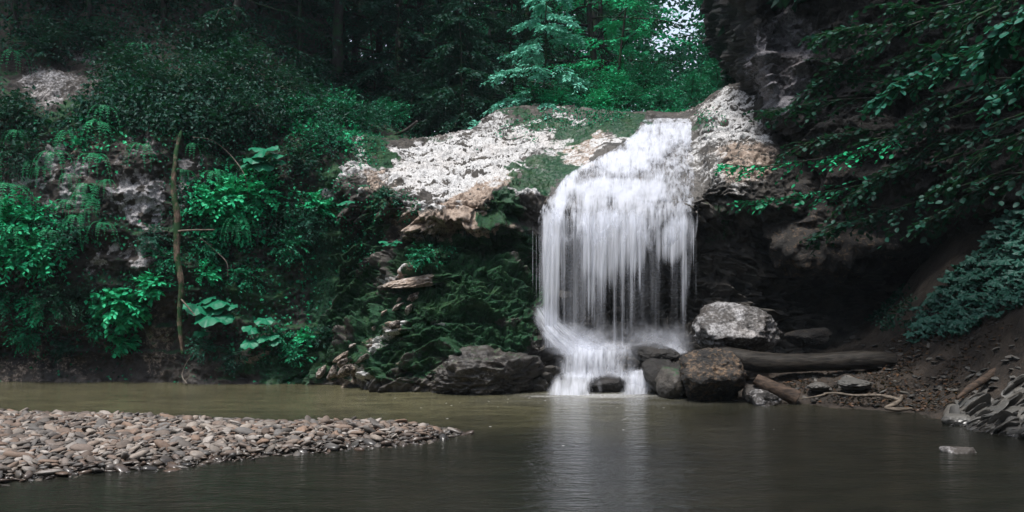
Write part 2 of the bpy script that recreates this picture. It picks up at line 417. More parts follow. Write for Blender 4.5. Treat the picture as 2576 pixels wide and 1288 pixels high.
disp = (.32*fbm(p*np.array([.55,.55,.7]), 3, 3)+.17*ridged(p*1.3, 4, 5)+.09*fbm(p*4.2, 4, 8)+.045*ridged(p*10, 4, 9)+.03*fbm(p*18, 3, 12)+.09*saw(p[:, 2]*1.7+.9*fbm(p*.9, 3, 11))).reshape(nu, nv)
def lmask(V, N, px, py, d):
    px, py = warp(V, px, py, 40, 22)
    pale = blobs(px, py, [(115,215,80,58,15,.72),(205,215,85,50,0,.5),(200,130,50,34,20,.75),(100,395,50,28,-20,.95),(335,490,66,62,0,.95),(390,520,20,66,0,.9),(470,415,22,30,30,1),
        (285,650,100,28,-8,.78),(60,462,34,16,0,.9),(160,470,70,90,0,.5),(340,400,60,70,0,.42),(385,600,40,50,0,.55),(470,470,25,70,0,.45),(170,560,60,60,0,.4),(840,500,40,10,20,.7),(750,500,16,9,20,1.1),(735,540,12,14,0,.9)])
    tan = blobs(px, py, [(120,880,260,90,0,.3),(560,900,80,40,0,.3),(210,340,60,50,0,.55),(800,670,80,60,0,.4),(395,860,50,120,0,.42),(60,930,200,40,0,.4),(640,890,70,22,0,.8),(830,660,40,40,0,.5)])
    moss = .28+.25*fbm(V*.8, 3, 31)+.3*sstep(.2, .8, N[:, 2])+blobs(px, py, [(860,700,90,250,0,.5),(700,930,140,40,0,.5),(600,600,150,200,0,.3),(250,300,200,60,0,.25)])
    moss = np.where(py > 820, moss-.2*sstep(850, 930, py)*(px < 640), moss)-pale*.9
    wet = .15+.5*sstep(.25, .02, V[:, 2])
    pale = np.where((py < 300) & (px < 330), pale*.66, pale*sstep(-.28, .22, fbm(V*6, 4, 36))*1.25)
    return np.stack([pale, tan, moss], -1), wet
cliff, LV, LN, lpx, lpy = finish_rock('cliff', G, disp, M['cliff'], lmask, nu, nv)

# -- the travertine dome the water pours over, knob right of it and the recess under it
dm = np.array([
    [(740,1030,16.1),(760,965,16.0),(800,880,16.0),(830,780,16.2),(850,680,16.4),(860,570,16.6),(850,478,16.5),(860,405,17.1),(880,342,18.0),(900,340,19.2),(930,400,22)],
    [(850,1030,15.5),(865,968,15.5),(905,880,15.5),(925,780,16.0),(940,690,16.3),(950,590,16.4),(955,492,16.2),(980,415,17.0),(1000,349,18.2),(1010,352,19.3),(1010,420,22)],
    [(930,1030,15.0),(955,972,15.0),(1000,880,15.0),(1030,780,15.0),(1045,695,15.2),(1045,600,15.6),(1045,502,15.5),(1065,420,16.9),(1080,350,18.3),(1090,352,19.4),(1090,420,22)],
    [(1050,1040,14.7),(1065,975,14.7),(1100,890,14.75),(1130,790,14.95),(1145,695,15.3),(1150,615,15.62),(1150,508,15.4),(1160,415,16.9),(1175,333,18.5),(1185,335,19.6),(1190,420,22)],
    [(1170,1040,14.6),(1180,980,14.6),(1210,890,14.7),(1235,790,15.1),(1245,700,15.5),(1250,620,15.82),(1255,494,15.4),(1265,390,17.0),(1270,287,18.7),(1275,288,20),(1280,400,23)],
    [(1310,1040,14.7),(1325,985,14.7),(1338,890,15.0),(1345,790,15.5),(1345,690,15.9),(1345,625,15.98),(1355,492,15.8),(1410,392,17.0),(1420,284,18.9),(1420,285,20.4),(1420,380,23)],
    [(1430,1040,15.1),(1432,985,15.2),(1440,900,15.6),(1442,800,16.2),(1442,700,16.4),(1445,630,16.2),(1450,530,15.55),(1505,400,16.6),(1560,291,18.2),(1560,291,20.0),(1560,380,23)],
    [(1600,1040,15.2),(1600,985,15.3),(1600,900,15.7),(1600,800,16.4),(1600,700,16.6),(1600,640,16.4),(1597,532,15.55),(1625,400,16.55),(1660,296,18.1),(1660,297,20),(1660,380,23)],
    [(1720,1040,15.4),(1720,985,15.5),(1722,900,15.9),(1726,800,16.6),(1730,700,16.7),(1738,630,16.5),(1744,525,15.55),(1740,400,16.5),(1725,297,17.85),(1725,297,20),(1720,380,23)],
    [(1800,1040,15.7),(1800,985,15.7),(1800,900,16.0),(1800,800,16.2),(1800,690,16.3),(1800,590,16.25),(1800,472,15.6),(1790,350,16.5),(1800,248,17.7),(1800,262,19.5),(1800,380,23)],
    [(1900,1040,16),(1900,985,15.9),(1900,900,16.2),(1900,800,16.4),(1900,690,16.4),(1900,600,16.2),(1895,505,15.5),(1895,360,16.1),(1900,236,17.4),(1900,240,19),(1900,360,23)],
    [(2060,1040,16),(2060,985,16.0),(2060,900,16.4),(2060,800,16.7),(2060,690,16.8),(2060,610,16.6),(2060,530,15.9),(2050,380,16.2),(2040,250,17.2),(2040,250,19),(2040,360,23)],
    [(2300,1040,15),(2300,985,15.4),(2300,900,16.6),(2300,800,17.4),(2300,690,17.4),(2300,610,17.0),(2300,560,16.6),(2300,400,16.6),(2300,250,17.2),(2300,250,19),(2300,360,23)],
], float)
dm = P(dm[..., 0], dm[..., 1], dm[..., 2])
nvd = [10,44,60,60,56,56,64,70,70,20,10]
G = crom(crom(dm, [44,50,60,60,60,60,60,60,50,40,40,24]).transpose(1, 0, 2), nvd[:10]).transpose(1, 0, 2)
nu, nv = G.shape[:2]; p = G.reshape(-1, 3)
gpx, gpy = proj(p)
top = np.zeros((nu, nv)); rr = np.cumsum([0]+nvd[:10])
t = np.arange(nv); topv = sstep(rr[6]-6, rr[6]+14, t)
top[:] = topv[None]
top = top.ravel()
q = p+.25*np.stack([fbm(p*2.3, 3, 41), fbm(p*2.3, 3, 42), fbm(p*2.3, 3, 43)], -1)
sl_ = p[:, 1]*.86+p[:, 2]*.5
tq = np.stack([p[:, 0], sl_, 0*sl_], -1)+.16*np.stack([fbm(p*2.6, 3, 41), fbm(p*2.6, 3, 42), 0*sl_], -1)+.05*np.stack([fbm(p*9, 2, 51), fbm(p*9, 2, 52), 0*sl_], -1)
f1, f2, cid = cells(tq*np.array([5.2, 14., 1.]), 50)
g1, g2, gid = cells(tq*np.array([10., 26., 1.]), 60)
crk = ridged(tq*np.array([3.6, 12., 1.]), 4, 62); crk2 = fbm(tq*np.array([8., 26., 1.]), 4, 63)
shing = 1.1*(cid-.5)+.12*np.minimum(f2-f1, .3)
tiny = .9*(gid-.5)
flank = 1-top
xr_ = p[:, 0]+1.25
tl_ = p[:, 2]+np.where(xr_ < 0, -.95, .30)*xr_*(np.abs(xr_)/(np.abs(xr_)+.25))+.28*fbm(p*np.array([1.1, 1.1, .7]), 4, 71)
led = .30*saw(tl_*1.25+.2*fbm(p*1.5, 3, 72))+.13*saw(tl_*3.1+.4+.35*fbm(p*2.2, 3, 73))+.05*saw(tl_*8+.5*fbm(p*4, 3, 74))
led = led*np.clip(.75+.9*fbm(p*1.4, 3, 76), .15, 1.3)+.10*(h1 if False else 0)
h1, h2, hid = cells(q*np.array([2.6, 2.6, 5.2])+.35*q[:, [2, 1, 0]], 75)
blk = .24*(hid-.5)+.16*np.minimum(h2-h1, .35)
LED = led
dsp = (.16*fbm(p*.9, 3, 45)+.05*fbm(p*5, 4, 46)+top*(.060*shing+.03*tiny-.045*sstep(.25, .75, crk)+.025*crk2+.05*fbm(p*2.2, 3, 44))
       + flank*(led+blk++.06*ridged(q*np.array([7,7,12.]), 4, 48)+.03*fbm(p*16, 3, 49)-.2))
underw = blobs(gpx, gpy, [(1560,430,240,160,-30,1)])
dsp = dsp*(1-.75*underw)
disp = dsp.reshape(nu, nv)
def dmask(V, N, px, py, d):
    px, py = warp(V, px, py, 46, 24)
    pale = blobs(px, py, [(1180,405,150,85,-8,1),(1080,430,120,75,0,1),(1320,355,140,40,-8,.85),(1400,400,110,30,-20,.62),(1040,470,90,40,0,1),(890,405,75,60,0,.72),(1250,300,60,18,-10,.6),(1480,290,120,9,2,.8),(1530,352,60,18,-38,.8),(1440,420,50,14,-30,.7),
        (1850,290,110,70,0,.72),(1780,380,60,80,0,.5),(1880,440,60,40,0,.4),(990,690,30,10,-12,.7),(975,850,90,22,-58,.7),(905,945,30,26,-40,.75),(1100,800,26,14,0,.75),(1160,840,60,10,20,.45),(1190,720,60,10,15,.5),(1330,485,50,22,-30,.6),(840,920,60,12,-30,.6)])
    tan = blobs(px, py, [(1490,375,70,16,-36,.9),(1190,490,120,26,-22,1.0),(1140,550,80,42,-15,.75),(1040,560,60,60,0,.5),(1240,590,60,26,0,.4),(1440,378,90,18,-28,.9),(1530,330,60,12,-30,.7),(1045,690,75,16,-8,1),(1000,790,26,110,32,.85),(940,890,40,80,40,.85),(900,940,60,30,-30,.85),(1880,400,90,60,0,.72),(1000,770,40,30,0,.6),(1340,470,60,30,0,.45),(1060,540,50,40,0,.4),(980,480,20,40,0,.6),(930,450,26,60,0,.6)])
    moss = (blobs(px, py, [(945,385,52,60,0,.85),(1470,318,150,38,-6,1.0),(1330,296,80,12,0,.7),(1560,300,90,16,0,.8),(1360,440,95,42,-25,1.0),(1260,550,80,50,-10,1.0),(1200,630,130,50,0,.9),(1060,650,60,40,0,.6),(1400,330,80,24,0,.75),(1180,700,190,110,10,.95),(1100,800,170,120,0,.95),(1200,830,150,110,0,.85),(1020,900,110,60,-20,.85),(860,760,100,190,0,.85),(930,610,50,120,0,.7),(1290,640,80,80,0,.8),(1330,760,60,60,0,.5),(1790,310,50,24,-20,.5),(1790,560,60,60,0,.5),(800,930,60,40,0,.8),(1140,345,80,12,0,.5)])
            +.20*fbm(V*1.6, 3, 33)+.16*sstep(.1, .8, N[:, 2])*(top < .5)-.7*pale*sstep(.6, .9, pale))
    wtr = blobs(px, py, [(1680,340,60,60,0,1),(1640,400,84,44,-35,1),(1530,476,100,34,-22,1),(1560,560,200,70,0,1)]); pale = pale*(1-.9*wtr); tan = tan*(1-.8*wtr); moss = moss-.6*wtr
    moss = moss-1.1*np.clip(pale-.5, 0, 1)*(top < .5)
    bare = sstep(.20, .34, LED+.16*fbm(V*1.3, 3, 66))*(top < .5)*sstep(-.05, .35, fbm(V*.9, 3, 67)+.12)
    moss = moss-.62*bare; tan = tan+.30*bare; pale = pale+.22*bare
    cav = sstep(.07, .30, .75*fbm(tq*np.array([6.5, 24., 1.]), 4, 63)+.35*fbm(tq*np.array([2.2, 5., 1.]), 3, 68)-.25*(cid-.5)+.25*sstep(980, 1150, 1150+0*px)*0)*top
    pale = pale*(1-.95*cav); tan = tan*(1-.5*cav)
    wet = .12+.6*sstep(.35, .05, V[:, 2])+.75*blobs(px, py, [(1540,500,260,300,0,1),(1220,930,150,60,0,.8)])
    return np.stack([pale, tan, moss], -1), np.clip(wet, 0, 1)
dome, DV, DN, dpx, dpy = finish_rock('rock_dome', G, disp, M['dome'], dmask, nu, nv)

# -- dark overhanging wall on the right: its left corner turns back from the stream
ry = [-420, -200, 0, 120, 200, 260, 340, 430, 520, 600, 680, 780, 880, 980]
def rcol(xs, Ys): return [P(x, y, Y) for x, y, Y in zip(xs, ry, Ys)]
ov = np.array([
    rcol([1700,1760,1800,1815,1830,1850,1900,1900,1900,1900,1900,1900,1900,1900], [32,31,30,29,28,27,26,26,26,26,26,26,26,26]),
    rcol([1850,1860,1866,1885,1905,1935,1990,2010,2030,2050,2050,2050,2050,2050], [17.0,17.0,16.8,16.6,16.5,16.5,16.9,17.2,17.6,18.2,18.6,18.6,18.2,17.5]),
    rcol([1930,1935,1950,1960,1975,2000,2040,2060,2080,2090,2090,2090,2090,2090], [15.7,15.8,15.8,15.8,15.8,15.9,16.0,16.1,16.7,17.8,18.4,18.4,18.0,17.2]),
    rcol([2110]*14, [15.0,15.1,15.2,15.2,15.3,15.4,15.3,15.4,16.2,17.4,18.2,18.2,17.8,17.0]),
    rcol([2280]*14, [14.0,14.2,14.3,14.4,14.6,14.7,14.5,14.6,15.2,16.2,17.2,17.4,17.0,16.0]),
    rcol([2450]*14, [12.8,13.2,13.5,13.6,13.8,14.0,14.0,14.0,14.4,15.0,15.8,16.0,15.6,15.0]),
    rcol([2700]*14, [11.5,12.0,12.4,12.6,12.8,13.0,13.0,13.0,13.4,13.8,14.2,14.2,14.0,13.8]),
    rcol([3300]*14, [9.0,9.4,9.8,10,10.2,10.4,10.4,10.4,10.6,11,11.2,11.2,11.0,10.8]),
])
G = crom(crom(ov, [40,50,80,80,80,60,30]).transpose(1, 0, 2), [14,24,44,44,36,44,50,50,50,44,34,22,14]).transpose(1, 0, 2)
nu, nv = G.shape[:2]; p = G.reshape(-1, 3)
disp = (.45*fbm(p*.5, 3, 83)+.20*ridged(p*np.array([1.1,1.1,1.5]), 4, 85)+.10*fbm(p*4, 4, 88)+.06*ridged(p*7, 4, 89)+.035*ridged(p*19, 3, 90)+.10*(cells(p*np.array([1.5,1.5,2.6])+.4*np.stack([fbm(p*2, 2, 93), fbm(p*2, 2, 94), fbm(p*2, 2, 95)], -1), 96)[2]-.5)+.16*saw(p[:, 2]*1.1-.35*p[:, 0]+.8*fbm(p*.7, 3, 86))+.06*saw(p[:, 2]*3.2-.9*p[:, 0]+.9*fbm(p*1.6, 3, 87))-.10*sstep(.72, .9, ridged(p*1.7, 3, 84))).reshape(nu, nv)
def omask(V, N, px, py, d):
    px, py = warp(V, px, py, 50, 26)
    pale = blobs(px, py, [(1975,150,80,120,10,.85),(1950,230,50,50,0,.8),(2100,120,80,80,0,.25),(2040,330,90,50,0,.3)])
    tan = blobs(px, py, [(1960,420,120,80,0,.4),(2100,430,100,60,0,.3)])
    moss = .1+.25*fbm(V*.9, 3, 35)-.3*pale
    return np.stack([pale, tan, moss], -1), np.full(len(V), .2)
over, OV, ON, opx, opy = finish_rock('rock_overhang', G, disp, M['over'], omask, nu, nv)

# -- the soil bank on the right, a height field rising from the shoreline
shore = np.array([(7.0,-8),(6.9,0),(6.7,5),(6.35,8),(5.85,10.1),(5.5,10.9),(5.3,12.0),(4.6,12.6),(4.0,13.2),(3.2,13.5),(2.5,13.9),(2.55,14.6),(2.9,15.2),(3.2,16.2),(3.4,19)], float)
def shore_dist(X, Y):
    """signed distance to the shoreline polyline, positive on land (right of it)"""
    best = np.full(X.shape, 1e9); sg = np.ones(X.shape)
    for a, b in zip(shore[:-1], shore[1:]):
        e = b-a; tt = np.clip(((X-a[0])*e[0]+(Y-a[1])*e[1])/(e@e), 0, 1)
        dx = X-a[0]-tt*e[0]; dy = Y-a[1]-tt*e[1]; d = np.hypot(dx, dy)
        s = np.where(e[0]*dy-e[1]*dx < 0, 1, -1)
        n = d < best-1e-9; best = np.where(n, d, best); sg = np.where(n, s, sg)
    return best*sg
def bank_z(X, Y):
    d = shore_dist(X, Y)
    z = np.interp(d, [-3,-.6,0,.4,1,1.8,2.6,3.4,4.5,6,9,14], [-1.2,-.35,-.02,.10,.24,.50,.95,1.75,3.0,4.6,7.5,12])
    near = sstep(12.2, 13.4, Y)                                     # flatter tongue with the log and boulders
    zf = np.interp(d, [-3,-.6,0,.4,1,1.8,2.6,3.4,4.5,6,9,14], [-1.2,-.35,-.02,.12,.26,.42,.62,.95,1.7,2.8,5,9])
    z = z*(1-near)+zf*near; r_ = X-6.2
    return z+1.25*np.log1p(np.exp(np.clip(r_*6, -30, 30)))/6*sstep(.3, 1.5, d)*sstep(17, 14.5, Y)
gx, gy = np.meshgrid(np.linspace(1.4, 16, 330), np.concatenate([np.linspace(-9, 8.8, 40), np.linspace(9, 18.5, 230)]), indexing='ij')
gp = np.stack([gx, gy, 0*gx], -1)
gz = bank_z(gx, gy)+.10*fbm(gp*1.3, 4, 90)+.07*fbm(gp*5, 4, 91)+.035*ridged(gp*11, 3, 92)
gp[..., 2] = gz
bank = structure('bank', gp, grid_faces(*gx.shape), M['soil'])
BN = grid_normals(gp); SURF.append((gp.reshape(-1, 3), BN.reshape(-1, 3), *proj(gp.reshape(-1, 3))))
def bank_at(x, y):
    i = np.abs(gx[:, 0]-x).argmin(); j = np.abs(gy[0]-y).argmin(); return gp[i, j, 2]

# -- pool bed far below the murky surface, and the hillside of the gorge behind and around
bx, by = np.meshgrid(np.linspace(-60, 60, 60), np.linspace(-50, 90, 60), indexing='ij')
structure('ground', np.stack([bx, by, -1.3+0*bx], -1), grid_faces(60, 60), M['floor'])
hx, hy = np.meshgrid(np.linspace(-45, 45, 180), np.linspace(18.6, 85, 150), indexing='ij')
def hill_z(X, Y):
    sp = lambda v, k: np.log1p(np.exp(np.clip(v*k, -30, 30)))/k
    z = 3.0+.07*(Y-19)+.95*sp(-4.6-X-.05*(Y-20), 1.5)+1.0*sp(X-6.5-.24*(Y-20), 1.2)+.15*sp(Y-40, .4)
    z = z+1.9*np.exp(-((X-1.8)/2.6)**2-((Y-22.5)/3.2)**2)
    return z+.35*fbm(np.stack([X*.4, Y*.4, 0*X], -1), 4, 101)
hz = hill_z(hx, hy)
hp = np.stack([hx, hy, hz], -1)
structure('hillside', hp, grid_faces(*hx.shape)[:, ::-1], M['floor'])
SURF.append((hp.reshape(-1, 3), np.tile([0, 0, 1.], (hx.size, 1)), *proj(hp.reshape(-1, 3))))
# unseen slope behind the camera, raised to block the low sky
ang = np.linspace(math.radians(150), math.radians(395), 80); rad_ = np.linspace(0, 1, 12)
A, Rr = np.meshgrid(ang, rad_, indexing='ij')
ex = np.cos(A)*(15+Rr*18); ey = np.sin(A)*(11+Rr*14)-1; ez = -1.4+21*Rr**.8
eq = np.stack([ex, ey, ez], -1); eq += .9*np.stack([0*ex, 0*ex, fbm(eq*.3, 3, 111)], -1)
structure('sky_block_slope', eq, grid_faces(80, 12), M['floor'])

def hit(x, y, surf=None, r=9):
    """front-most surface point near a frame position"""
    best = None
    for V, N, px, py in (surf or SURF):
        k = np.where((np.abs(px-x) < r) & (np.abs(py-y) < r) & (V[:, 1] > 3))[0]
        if len(k) == 0: continue
        j = k[V[k, 1].argmin()]
        if best is None or V[j, 1] < best[0][1]: best = (V[j], N[j])
    if best is None: return hit(x, y, surf, r*2) if r < 100 else (P(x, y, 20.), np.array([0, -1., .3]))
    return best

# ------------------------------------------------------------------ pool
def mat_water():
    n = NT('pool_water')
    sh = n.attr('shallow'); fo = n.attr('foam')
    v = n.mapv(n.pos(), (1.0, 2.6, 1)); a = n.noise(1.5, 4, .55, v, .4); b = n.noise(7, 3, .5, v, .3); c0 = n.noise(26, 3, .55, n.mapv(n.pos(), (1, 2.2, 1)))
    c = n.mix(n.rng(a, .35, .7, 0, .5), (.011,.0115,.0088), (.021,.020,.0145))
    c = n.mix(n.math('MULTIPLY', sh, n.rng(n.math('ADD', n.math('MULTIPLY', a, .5), n.math('MULTIPLY', b, .5)), .35, .62, .45, 1.1)), c, (.105,.098,.055))
    c = n.mix(n.math('MULTIPLY', fo, n.rng(c0, .42, .66)), c, (.7,.7,.72))
    h = n.math('ADD', n.math('MULTIPLY', a, .6), n.math('ADD', n.math('MULTIPLY', b, .28), n.math('MULTIPLY', c0, .05)))
    return n.done(n.bsdf(c, n.rng(fo, 0, 1, .15, .4), n.bump(h, .45, .10), .5, IOR=1.33))
M['water'] = mat_water()
wx, wy = np.meshgrid(np.linspace(-26, 12, 240), np.concatenate([np.linspace(-16, 6, 20), np.linspace(6.2, 17.6, 220)]), indexing='ij')
wpx, wpy = proj(np.stack([wx, wy, 0*wx], -1).reshape(-1, 3))
wp = np.stack([wx, wy, 0*wx], -1).reshape(-1, 3)
far = sstep(9.3, 13.2, wp[:, 1]+.12*(wp[:, 0]+3)+.5*fbm(wp*.7, 3, 121))*sstep(3.2, .0, wp[:, 0])
shallow = np.clip(.85*far+.25*sstep(11, 14, wp[:, 1]), 0, 1)*(.8+.4*fbm(wp*.5, 3, 120))
fn_ = fbm(wp*np.array([2.2, 5., 1.]), 4, 122)
foam = np.clip((np.exp(-((wp[:, 0]-1.3)/.85)**2-((wp[:, 1]-14.15)/.26)**2)*1.5+.35*np.exp(-((wp[:, 0]-1.35)/1.3)**2-((wp[:, 1]-13.6)/.8)**2))*(.7+1.1*fn_), 0, 1)
structure('water', wp, grid_faces(*wx.shape), M['water'], attrs={'shallow': shallow, 'foam': foam})

# flecks of foam drifting from the fall
fk = 45; fxy = np.stack([1.3+rng.normal(0, 1.7, fk), 14.2-np.abs(rng.normal(0, 2.4, fk)), np.full(fk, .004)], -1)
fs = rng.uniform(.006, .02, fk); v, f = leaf_arrays(fxy, np.stack([np.ones(fk), rng.normal(0, .3, fk), 0*fs], -1), np.tile([0, 0, 1.], (fk, 1)), fs*2.2, fs, 0, 0, True)
fm_ = NT('foam'); fm_ = fm_.done(fm_.bsdf((.6, .6, .62), .6))
o = link('foam', mesh_data('foam', v, f, fm_)); tag(o, 'small white foam flecks drifting on the pool below the fall', 'foam', None, 'stuff')

# ------------------------------------------------------------------ gravel bar and its pebbles
barp = np.array([(-14,13.0),(-9,12.6),(-6.9,12.1),(-4.9,11.6),(-3.37,11.15),(-1.88,10.95),(-.95,10.75),(-.42,10.3),(-.75,9.85),(-1.2,9.35),(-2.3,8.75),(-3.2,8.1),(-3.93,7.72),(-4.63,7.4),(-9,6.3),(-14,5.6)])
def bar_dist(X, Y):
    d = np.full(X.shape, 1e9); ins = np.zeros(X.shape, bool); n = len(barp)
    for i in range(n):
        a, b = barp[i], barp[(i+1) % n]; e = b-a
        tt = np.clip(((X-a[0])*e[0]+(Y-a[1])*e[1])/(e@e), 0, 1)
        d = np.minimum(d, np.hypot(X-a[0]-tt*e[0], Y-a[1]-tt*e[1]))
        c = ((a[1] > Y) != (b[1] > Y)) & (X < (b[0]-a[0])*(Y-a[1])/(b[1]-a[1]+1e-12)+a[0]); ins ^= c
    return np.where(ins, d, -d)
def bar_z(X, Y):
    d = bar_dist(X, Y)
    return np.interp(d, [-1.5,-.4,0,.3,1,2,3], [-.7,-.16,-.035,.035,.10,.145,.165])+.03*vnoise(np.stack([X*1.4, Y*1.4, 0*X], -1), 130)
sx, sy = np.meshgrid(np.linspace(-14, .6, 200), np.linspace(5, 14, 140), indexing='ij')
structure('gravel_bed', np.stack([sx, sy, bar_z(sx, sy)-.03], -1), grid_faces(*sx.shape), M['soil'])
protos = []
for k in range(10):
    v, f = rock((1, .66, .32), 200+k, 2, 9, .9, .08, 1.8); protos.append((v, f))
pm = [mesh_data('pebble', v, f, M['pebble']) for v, f in protos]
cand = np.stack([rng.uniform(-7.6, -.2, 210000), rng.uniform(7.2, 12.6, 210000)], -1)
bd = bar_dist(cand[:, 0], cand[:, 1])
cand = cand[bd > -.12]
# dart throwing with mixed sizes, big stones first
N0 = len(cand); szs = np.sort(np.clip(rng.lognormal(math.log(.0215), .5, N0), .010, .10))[::-1]
cellsz = .11; gridd = {}; keep = []
for i in range(N0):
    x, y = cand[i]; s = szs[i]; cx_, cy_ = int(x//cellsz), int(y//cellsz); ok = True
    for ax in (-1, 0, 1):
        for ay in (-1, 0, 1):
            for (qx, qy, qs) in gridd.get((cx_+ax, cy_+ay), ()):
                if (qx-x)**2+((qy-y))**2 < (.56*(s+qs))**2: ok = False; break
            if not ok: break
        if not ok: break
    if ok: gridd.setdefault((cx_, cy_), []).append((x, y, s)); keep.append((x, y, s))
keep = np.array(keep)
app = keep[:, 2]/keep[:, 1]
inview = np.abs(keep[:, 0]/keep[:, 1]*F) < CX+10
order = np.argsort(-(app*inview))
ind = set(order[:300].tolist()); rest = []
for i, (x, y, s) in enumerate(keep):
    z = float(bar_z(np.array([x]), np.array([y]))[0])+s*.14+rng.uniform(0, .022)
    R = Matrix.Rotation(rng.uniform(0, 6.28), 3, 'Z')@Matrix.Rotation(rng.normal(0, .34), 3, 'X')@Matrix.Rotation(rng.normal(0, .34), 3, 'Y')
    k = int(rng.integers(10)); sc3 = np.array([s*rng.uniform(.85, 1.3), s*rng.uniform(.8, 1.1), s*rng.uniform(.7, 1.35)])
    if i in ind:
        o = link('pebble', pm[k]); o.location = (x, y, z); o.rotation_euler = R.to_euler(); o.scale = sc3.tolist()
        tag(o, 'smooth rounded river stone lying among the gravel of the bar', 'pebble', 'larger stones of the gravel bar')
    else:
        v, f = protos[k]; rest.append(((v*sc3)@np.array(R).T+np.array([x, y, z]), f))
v, f = merge(rest)
o = link('gravel', mesh_data('gravel', v, f, M['pebble'])); tag(o, 'small brown and grey pebbles covering the gravel bar', 'gravel', None, 'stuff')

# ------------------------------------------------------------------ loose boulders
def boulder(name, x0, x1, y0, y1, Y, seed, mat, label, cat='boulder', depth=None, group=None, rot=(0,0,0), sub=5, sharp=.6, rough=.06, mk=None, planes=14, freq=2.2):
    c = P((x0+x1)/2, (y0+y1)/2, Y); sxz = np.array([(x1-x0)/2/F*Y, 0, (y1-y0)/2/F*Y]); d = depth or (sxz[0]+sxz[2])/2*1.1
    v, f = rock((1, 1, 1), seed, sub, planes, sharp, rough, freq, rot)
    lo, hi = v.min(0), v.max(0); v = (v-(lo+hi)/2)/((hi-lo)/2)
    v = v*np.array([sxz[0], d, sxz[2]])+c
    N = vnormals(v, f); a = {}
    if mk is not None: a = rmask(v, N, **mk)
    if mk is not None and mk.get('pale', 0) > 0: a['mask'][:, 0] += .35*np.clip(fbm((v-c)*4, 3, seed), -1, 1)
    return single(name, v, f, mat, label, cat, group, origin=(c[0], c[1], v[:, 2].min()), attrs=a)
boulder('boulder', 1738, 1972, 758, 906, 14.7, 317, M['grey'], 'pale angular boulder resting behind the black log beside the waterfall', depth=.6, rough=.085, sharp=1.7, planes=9, mk=dict(pale=.45, tan=.18, wet=.55), sub=6, freq=2.2)
boulder('boulder', 1704, 1870, 874, 1022, 13.5, 322, M['over'], 'dark brown blocky boulder at the water edge in front of the log', depth=.55, sharp=.9, rough=.10, planes=11, mk=dict(tan=.42, moss=.12, wet=.3), sub=6)
boulder('boulder', 1652, 1730, 925, 1012, 13.9, 333, M['dome'], 'low reddish boulder with moss touching the brown boulder', depth=.4, mk=dict(tan=.22, mossup=.5, wet=.5))
boulder('boulder', 1612, 1745, 900, 1006, 14.5, 345, M['over'], 'wet black boulder at the right foot of the cascade', depth=.4, mk=dict(mossup=.35, wet=.9))
boulder('boulder', 1584, 1706, 862, 925, 15.1, 347, M['over'], 'dark wet rock rising between the upper and lower cascade', depth=.4, sharp=.3, mk=dict(wet=.9))
boulder('boulder', 1470, 1584, 938, 1000, 14.75, 349, M['over'], 'small dark rock parting the cascade at the pool surface', depth=.3, sharp=.3, mk=dict(wet=.9))
boulder('boulder', 1868, 1925, 968, 1022, 13.2, 355, M['grey'], 'small grey stone at the shore below the rotten log', 'stone', mk=dict(pale=.2, moss=.1, wet=.4))
boulder('boulder', 1885, 1968, 978, 1026, 12.95, 366, M['grey'], 'larger pale grey stone at the shore beside the rotten log', 'stone', mk=dict(pale=.3, tan=.1, wet=.4))
boulder('boulder', 2362, 2462, 1122, 1184, 9.05, 378, M['grey'], 'lone pale stone standing in the pool at the right', 'stone', depth=.12, mk=dict(pale=.35, wet=.6), sharp=1)
boulder('boulder', 2368, 2446, 1040, 1080, 11.0, 379, M['slate'], 'dark wet stone at the shore left of the slate heap', 'stone', depth=.2)
boulder('boulder', 1070, 1372, 866, 1016, 14.65, 381, M['grey'], 'large wet dark boulder at the left foot of the cascade', depth=.75, sharp=.5, rough=.14, mk=dict(pale=.16, tan=.26, mossup=.28, moss=.14, wet=.8), sub=6, freq=2.8)
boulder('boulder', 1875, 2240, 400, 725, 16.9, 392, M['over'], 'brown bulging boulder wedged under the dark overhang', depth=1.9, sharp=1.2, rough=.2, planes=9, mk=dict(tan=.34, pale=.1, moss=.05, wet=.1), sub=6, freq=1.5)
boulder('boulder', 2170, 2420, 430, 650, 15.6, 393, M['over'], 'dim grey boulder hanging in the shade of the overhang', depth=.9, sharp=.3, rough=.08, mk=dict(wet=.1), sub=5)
v, f = rock((1, 1, 1), 401, 6, 10, .9, .10, 2.0)
R = np.array(Matrix.Rotation(-.16, 3, 'Y')@Matrix.Rotation(.12, 3, 'X')); c = P(1062, 704, 15.56)
v = (v*np.array([.64, .62, .12]))@R.T+c; N = vnormals(v, f); a_ = rmask(v, N, tan=.7, pale=.36, moss=-.3); a_['mask'][:, 2] += 1.6*sstep(c[0]-.02, c[0]+.45, v[:, 0]+.2*fbm(v*3, 3, 7)); a_['mask'][:, 0] *= sstep(-.1, .4, N[:, 2])
single('ledge_stone', v, f, M['dome'], 'tan sunlit rock ledge jutting from the mossy flank', 'rock ledge', origin=c, attrs=a_)
boulder('boulder', 1980, 2095, 824, 880, 15.0, 405, M['over'], 'flat layered stone lying in the soil behind the log', 'stone', depth=.3, sharp=.9, mk=dict(tan=.3))
boulder('boulder', 2105, 2190, 950, 982, 13.0, 407, M['slate'], 'flat dark slate slab in the mud before the log', 'stone', depth=.3, sharp=1.4, planes=7, rough=.1)
boulder('boulder', 2030, 2085, 960, 984, 13.2, 408, M['slate'], 'dark slate lump beside the rotten log', 'stone', depth=.2, sharp=1.3, planes=8, rough=.1)
